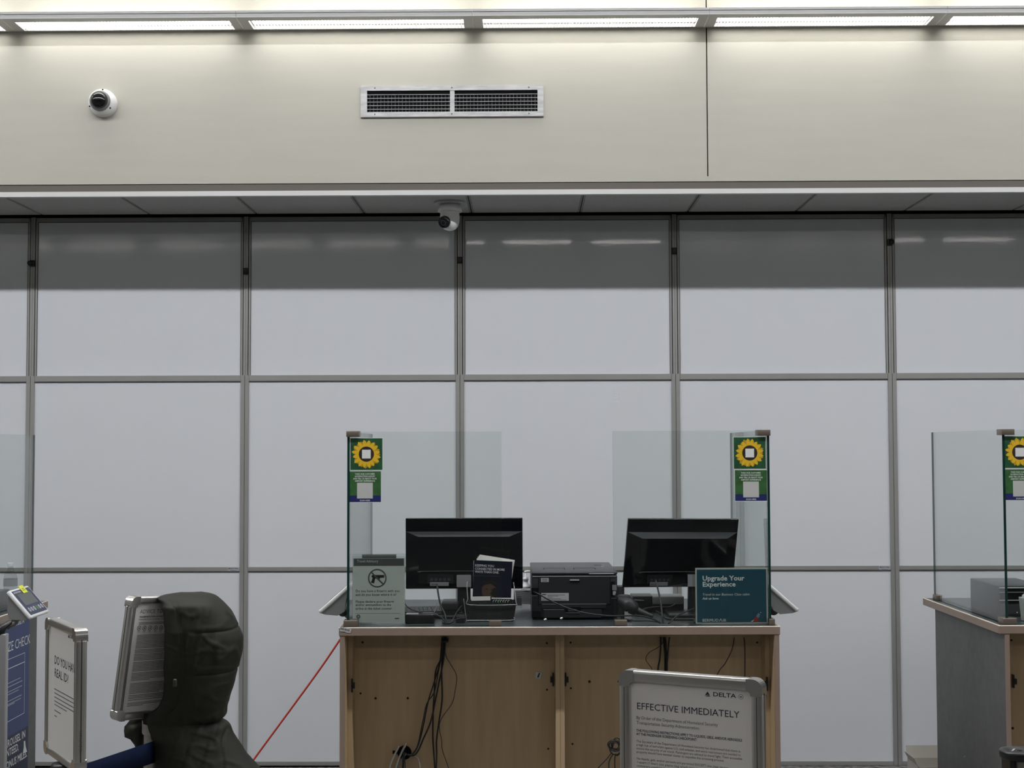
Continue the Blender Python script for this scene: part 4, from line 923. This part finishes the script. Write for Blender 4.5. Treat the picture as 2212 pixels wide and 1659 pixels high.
px, py = g(1430, 480); uvtext(m, Mp, 'DELTA', px, py, g(1758, 0)[0], 9, INKN, off=.015, y=-.0004)
q = lambda cx, cy: (puv(Mp, *g(cx, cy))[0], -.0004, puv(Mp, *g(cx, cy))[1])
m.poly([q(1318, 470), q(1360, 458), q(1395, 478), q(1356, 413)], INKN); m.poly([q(1318, 480), q(1400, 488), q(1362, 466)], INKN)
c_ = q(1825, 490); m.ring(c_, .0046, .0054, INKG); m.disc((c_[0], -.0005, c_[2]), .003, INKG, 10, ry=.0014)
m.build('poster', t)
# REAL ID sign
th = math.radians(57.5)
far = Vector((XA(170, 3.83), 3.83, ZA(1353, 3.83)))-Vector((math.cos(th), -math.sin(th), 0))*.33
M = frame(far, (math.cos(th), -math.sin(th), 0), (0, 0, -1))
t, Mp, rw, b1 = frame_sign('stanchion_sign', 'silver-framed notice asking DO YOU HAVE REAL ID, turned steeply at left', M, .33, .393, rec=.006, rw=.022)
m = MB(Mp); m.box(rw-.001, .33-rw+.001, 0, .002, -.393+rw-.001, -rw+.001, PAPER)
g = lambda cx, cy: (cx/3.464, 1180+cy/3.464)
for s_, fit, cx, cy, ex, cap, of in (('DO YOU HAVE', 'DO YOU HAV', 408, 876, 563, 19, 0), ('REAL ID?', None, 408, 972, 512, 19, 0), ('DELTA', 'DELT', 526, 686, 563, 7.5, .02)):
    px, py = g(cx, cy); u0, z0 = puv(Mp, px, py); u1, _ = puv(Mp, g(ex, 0)[0], py); m.text(s_, u0, z0, cap*3.95/F, INKN, y=-.0004, width=u1-u0, fit=fit, off=of)
u0, z0 = puv(Mp, *g(510, 682)); m.poly([(u0, -.0004, z0), (u0+.018, -.0004, z0), (u0+.009, -.0004, z0+.011)], INKN)
for cy, ex in ((1062, 560), (1092, 560), (1122, 560), (1152, 560), (1178, 500), (1222, 455), (1262, 425)):
    u0, z0 = puv(Mp, *g(408, cy)); u1, _ = puv(Mp, g(ex, 0)[0], g(0, cy)[1]); m.box(u0, u1, -.0005, 0, z0-.0022, z0, INKG)
m.build('poster', t)
sd = frame(M @ Vector((.3304, .006, -.36)), (0, 0, 1), (M.to_3x3() @ Vector((0, 1, 0))))
m = MB(sd); m.text('VISIONTRON', .02, -.013, .0075, INKG, y=-.0004, width=.062); tag(m.build('maker_lettering', t), 'black lettering on the frame side')
# ADVICE sign
u = Vector((.574, .819, -.0717)); dn = Vector((-.124, 0, -.992)); M = frame(P(286, 1289, 4.52), u, dn)
W3, H3 = .335, .405
t3, Mp, rw, b2_ = frame_sign('stanchion_sign', 'silver-framed ADVICE notice half covered by the olive coat', M, W3, H3, head=POSTM)
m = MB(Mp); m.box(rw-.001, W3-rw+.001, 0, .002, -H3+rw-.001, -rw+.001, PAPER)
g = lambda cx, cy: (230+cx/4.057, 1250+cy/4.057)
def TX(s_, fit, cx, cy, ex, cap, mm=INKG, of=0):
    px, py = g(cx, cy); u0, z0 = puv(Mp, px, py); u1, _ = puv(Mp, g(ex, 0)[0], py); m.text(s_, u0, z0, cap*4.6/F/4.057, mm, y=-.0004, width=u1-u0, fit=fit, off=of)
TX('ADVICE TO PASSENGERS', 'ADVICE TO P', 292, 306, 520, 36, INKG); TX('TRANSPORTATION OF HAZARDOUS MATERIALS', 'TRANSPORTATION OF HAZARD', 286, 343, 520, 15, INK, .02)
TX('Federal law forbids the carriage of hazardous materials', 'Federal law forbids the carriage of hazard', 284, 363, 522, 12, INK)
for i, cx in enumerate((285, 333, 382, 430, 477, 522)):
    u0, z0 = puv(Mp, *g(cx, 434-2*i*.2)); m.ring((u0, -.0004, z0), .0062, .008, INK); m.disc((u0, -.0005, z0), .0026, INK, 8); m.box(u0-.006, u0+.006, -.0005, 0, z0-.0125, z0-.0115, INK)
cy = 385; random.seed(11)
paras = [(385, 2), (495, 4), (545, 6), (625, 3), (665, 5), (735, 7), (830, 6), (920, 8), (1025, 3), (1065, 1), (1092, 3)]
for y0_, n_ in paras:
    for i in range(n_):
        yy = y0_+i*12.2
        lx = 285-(yy-385)*.118*1.22; u0, z0 = puv(Mp, *g(lx, yy)); u1 = W3-rw-.02 if i < n_-1 else u0+random.uniform(.05, .2)
        m.box(u0, min(u1, W3-rw-.01), -.0005, 0, z0-.0016, z0, INKG)
m.build('poster', t3)
# belt
q0 = Vector((b1.x+.02, b1.y, b1.z-.03)); q1 = Vector((b2_.x, b2_.y-.034, b2_.z-.03))
tp0 = P(175, 1653, b1.y-.0); tp1 = P(346, 1596, b2_.y-.036); m = MB(); pts = []
N_ = 16; hh = .052
vs = []
for i in range(N_+1):
    s_ = i/N_; p = tp0.lerp(tp1, s_); p.z -= .0*math.sin(math.pi*s_); h_ = .060+.012*s_; vs += [p, p-Vector((0, 0, h_)), p+Vector((.002, .002, 0)), p-Vector((-.002, -.002, h_))]
fs = []
for i in range(N_):
    a_ = i*4; b_ = a_+4; fs += [(a_, b_, b_+1, a_+1), (a_+2, a_+3, b_+3, b_+2), (a_, a_+2, b_+2, b_), (a_+1, b_+1, b_+3, a_+3)]
m.add(vs, fs, NAVY, True)
tag(m.build('barrier_belt', base=tp0.lerp(tp1, .5)), 'navy retractable barrier belt stretched between the two left notices', 'barrier belt')
# right stanchion
D = 3.6; c = Vector((XA(2189, D), D, 0)); zt_ = ZA(1616, D)
t = thing('stanchion', 'black-topped belt stanchion at the bottom right corner', 'stanchion', c)
m = MB(); m.lathe([(.0, zt_-.022), (.045, zt_-.022), (.0495, zt_-.018), (.051, zt_-.004), (.049, zt_), (.034, zt_), (.033, zt_-.001), (.0, zt_-.001)], BPLAS, c, 'Z', 40)
m.poly([(c.x-.026, D-.012, zt_+.0006), (c.x-.022, D-.014, zt_+.0006), (c.x-.006, D+.012, zt_+.0006), (c.x-.010, D+.014, zt_+.0006)], LGREY); m.lathe([(.0, zt_+.001), (.006, zt_+.001), (.006, zt_-.002)], INK, c, 'Z', 12, cap=False)
m.build('cap', t)
m = MB()
for s_ in (-1, 1): m.box(c.x+s_*.030-.006, c.x+s_*.030+.006, D-.03, D+.03, zt_-.09, zt_-.02, BPLAS)
m.build('belt_cassette', t)
m = MB(); m.lathe([(.026, .02), (.026, zt_-.02)], POSTM, c, 'Z', 32); m.build('post', t)
m = MB(); m.lathe([(.0, .001), (.17, .001), (.17, .012), (.15, .022), (.03, .032), (.0, .032)], BPLAS, c, 'Z', 40); m.build('base', t)

# ------------------------------------------------------------ coat
L_ = [(1277, 385), (1279, 345), (1283, 342), (1294, 357), (1349, 361), (1398, 364), (1447, 364), (1484, 359), (1506, 348), (1528, 322), (1538, 322), (1570, 336), (1588, 346), (1634, 346), (1659, 343), (1760, 335), (1900, 330)]
R_ = [(1277, 440), (1279, 458), (1283, 466), (1293, 478), (1312, 496), (1334, 508), (1356, 517), (1371, 522), (1403, 520), (1440, 513), (1472, 506), (1496, 495), (1519, 488), (1538, 488), (1552, 490), (1575, 504), (1602, 523), (1627, 538), (1659, 562), (1760, 610), (1900, 640)]
Bd = [(1277, .02), (1279, .055), (1283, .085), (1300, .12), (1350, .14), (1430, .14), (1500, .13), (1545, .11), (1600, .13), (1700, .16), (1900, .18)]
def itp(t_, y):
    for i in range(len(t_)-1):
        if y <= t_[i+1][0]: 
            a_, b_ = t_[i], t_[i+1]; s_ = (y-a_[0])/(b_[0]-a_[0]) if b_[0] > a_[0] else 0; return a_[1]+(b_[1]-a_[1])*s_
    return t_[-1][1]
DC = 4.68
t = thing('coat', 'olive hooded puffer coat hung over the ADVICE notice', 'coat', P(430, 1640, DC))
def smst(x): x = max(0, min(1, x)); return x*x*(3-2*x)
rows = [1277, 1278, 1279.5, 1281.5, 1284, 1287, 1291]+[1294+i*3.0 for i in range(0, 125)]+[1675+i*12 for i in range(19)]
NC = 110
def coat_pt(y, s_, off=0):
    xl, xr, b = itp(L_, y), itp(R_, y), itp(Bd, y)
    # smooth the outline a little
    xl = (itp(L_, y-4)+xl*2+itp(L_, y+4))/4; xr = (itp(R_, y-4)+xr*2+itp(R_, y+4))/4
    X0, X1 = XA(xl, DC-b*.84), XA(xr, DC); xc = X0+.36*(X1-X0); a = X1-xc
    c0 = max(-1, min(1, (X0-xc)/a)); ph0 = math.acos(c0); ph = -ph0+2*ph0*s_      # front -> right -> back
    return xc, a, b, ph
def coat_surface(y, s_):
    xc, a, b, ph = coat_pt(y, s_); z = ZA(y, DC)
    ca, sa = math.cos(ph), math.sin(ph); px = xc+a*ca; py = DC+b*(math.copysign(abs(sa)**.85, sa))
    nrm = Vector((ca/a, sa/b, 0)).normalized()
    if y < 1340 and py > DC: k0 = 1-smst((y-1290)/50); z = z*(1-k0)+ZA(y+2, py)*k0
    p = Vector((px, py, z))
    # stitched seams, padded rows between them, and folds
    h = 0; ph_n = s_
    back = smst((s_-.10)/.12)
    sag = 7*math.sin((px-XA(440, DC))*14)-14*(px-XA(440, DC))/.1*.4
    for ys, dp_, wd in ((1350, .0035, 2.6), (1437, .0045, 3.0)):
        h -= back*dp_*math.exp(-((y-(ys+sag))/wd)**2)
    for y0_, y1_ in ((1284, 1350), (1350, 1437), (1437, 1540)):
        t_ = (y-sag-y0_)/(y1_-y0_)
        if 0 < t_ < 1: h += back*.0035*math.sin(math.pi*t_)**.7
    h -= .020*math.exp(-((y-1547+sag*.4)/8)**2)*smst((s_-.12)/.25)
    k_ = XA(470, DC)
    rid = lambda v: (1-abs(v))**6
    n1 = noise.noise(Vector((px*20-z*7, py*6, z*4+3))); n2 = noise.noise(Vector((px*13+z*9+5, py*7, z*16))); n3 = noise.noise(Vector((px*38+z*9, py*20, z*19+2)))
    n4 = noise.noise(Vector((px*7+9, py*7, z*7)))
    fade = smst((y-1283)/30)
    right = (.35+.65*smst((px-XA(400, DC))/.12))*(1-.75*math.exp(-(ph/.45)**2))*(1 if ph < .2 else .3)
    h += fade*(right*(.0095*(rid(n1*1.6)-.35)+.0045*(rid(n2*1.7)-.3))+.0012*n3*(1 if ph < 0 else .2)+.010*n4)
    if y > 1552: h += .012*math.sin((px-XA(420, DC))*22+z*3)*smst((y-1552)/30)*.6
    # seam beside the hood brim
    if y < 1540 and ph < 0: h -= .005*math.exp(-((s_-.115)/.012)**2)*fade
    if y > 1552 and ph < 0:
        xs2 = XA(484+(y-1552)*.06, DC-b*.8); h -= .005*math.exp(-((px-xs2)/.003)**2)
    return p+nrm*h
m = MB(); vs = []; fs = []
for y in rows:
    for j in range(NC+1): vs.append(coat_surface(y, j/NC))
for i in range(len(rows)-1):
    for j in range(NC): a_ = i*(NC+1)+j; fs.append((a_, a_+NC+1, a_+NC+2, a_+1))
m.add(vs, fs, COAT, True)
m.add(vs[:NC+1], [tuple(range(NC+1))], COAT, True)
ob = m.build('shell', t); sd_ = ob.modifiers.new('s', 'SOLIDIFY'); sd_.thickness = .012; sd_.offset = 0
# padded brim along the hood opening
m = MB(); by = [1280+2.2*i for i in range(118)]
for side in (0,):
    vs = []; fs = []; K = 9
    for y in by:
        for j in range(K+1):
            u_ = j/K; s_ = u_*.105 if side == 0 else 1-u_*.105
            p = coat_surface(y, s_); xc, a, b, ph = coat_pt(y, s_); nr = Vector((math.cos(ph)/a, math.sin(ph)/b, 0)).normalized()
            vs.append(p+nr*(.002+.010*math.sin(math.pi*min(1, u_*1.0))**.6)+Vector((.002, 0, 0)))
    for i in range(len(by)-1):
        for j in range(K): a_ = i*(K+1)+j; fs.append((a_, a_+K+1, a_+K+2, a_+1))
    m.add(vs, fs, COAT, True)
ob = m.build('hood_brim', t); sd_ = ob.modifiers.new('s', 'SOLIDIFY'); sd_.thickness = .008; sd_.offset = -1
m = MB(); p = P(379, 1474, DC-.165); m.bbox(p.x-.006, p.x+.006, p.y-.012, p.y-.0, p.z-.014, p.z+.012, mat('cord_lock', (.05, .045, .03), .5), .004); tag(m.build('cord_lock', t), 'brownish cord lock on the hood')
# front zip edge below the notice
m = MB(); zp = [P(x_, y_, DC-.10) for x_, y_ in ((344, 1583), (348, 1590), (350, 1600), (350, 1625), (347, 1650), (345, 1700))]; m.tube(zp, .004, BPLAS, 8)
for i in range(10): q = zp[0].lerp(zp[2], i/9); m.lathe([(.0, -.0012), (.0014, 0), (.0, .0012)], LGREY, q+Vector((0, -.005, 0)), 'Z', 6)
m.build('zip', t)
# collar flap behind the post, left of it
m = MB(); vs = []; fs = []
rowsF = [(1545, 290, 322), (1556, 284, 322), (1562, 277, 320), (1570, 272, 316), (1580, 271, 312), (1590, 272, 309), (1594, 283, 308), (1600, 288, 308), (1608, 294, 308), (1616, 297, 309), (1640, 298, 312), (1700, 300, 315)]
NF = 16
for k, (y, xl, xr) in enumerate(rowsF):
    for j in range(NF+1):
        s_ = j/NF; x_ = xl+(xr-xl)*s_; d_ = DC+.06-.035*math.sin(math.pi*s_)*(1 if k < 6 else .5)+.030*(1-abs(math.sin(y*.11+s_*2.4)))
        vs.append(P(x_, y, d_))
for i in range(len(rowsF)-1):
    for j in range(NF): a_ = i*(NF+1)+j; fs.append((a_, a_+NF+1, a_+NF+2, a_+1))
m.add(vs, fs, COAT, True); ob = m.build('collar_flap', t); sd_ = ob.modifiers.new('s', 'SOLIDIFY'); sd_.thickness = .012; sd_.offset = 0
# dark lining seen between flap and front under the frame
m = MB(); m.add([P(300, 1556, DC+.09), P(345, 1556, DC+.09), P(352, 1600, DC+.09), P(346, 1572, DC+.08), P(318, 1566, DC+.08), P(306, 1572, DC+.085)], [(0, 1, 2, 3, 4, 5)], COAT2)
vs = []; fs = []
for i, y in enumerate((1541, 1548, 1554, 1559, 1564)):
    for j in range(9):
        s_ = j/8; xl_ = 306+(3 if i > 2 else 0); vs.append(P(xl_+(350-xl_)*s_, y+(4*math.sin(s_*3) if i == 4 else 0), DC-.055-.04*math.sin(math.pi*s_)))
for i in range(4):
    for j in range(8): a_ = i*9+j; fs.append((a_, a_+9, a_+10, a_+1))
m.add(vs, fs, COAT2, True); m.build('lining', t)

# ------------------------------------------------------------ turn the wall group a fraction of a degree
R = Matrix.Translation((0, DW, 0)) @ Matrix.Rotation(-.0125, 4, 'Z') @ Matrix.Translation((0, -DW, 0))
for o in WALLG: o.matrix_world = R @ o.matrix_basis

# ------------------------------------------------------------ world + view
wd = bpy.data.worlds.new('world'); bpy.context.scene.world = wd; wd.use_nodes = True
wd.node_tree.nodes['Background'].inputs[0].default_value = (.9, .95, 1, 1); wd.node_tree.nodes['Background'].inputs[1].default_value = .05*KW
vs_ = bpy.context.scene.view_settings; vs_.view_transform = 'Standard'; vs_.look = 'None'; vs_.gamma = 1; vs_.use_curve_mapping = False; vs_.exposure = 0
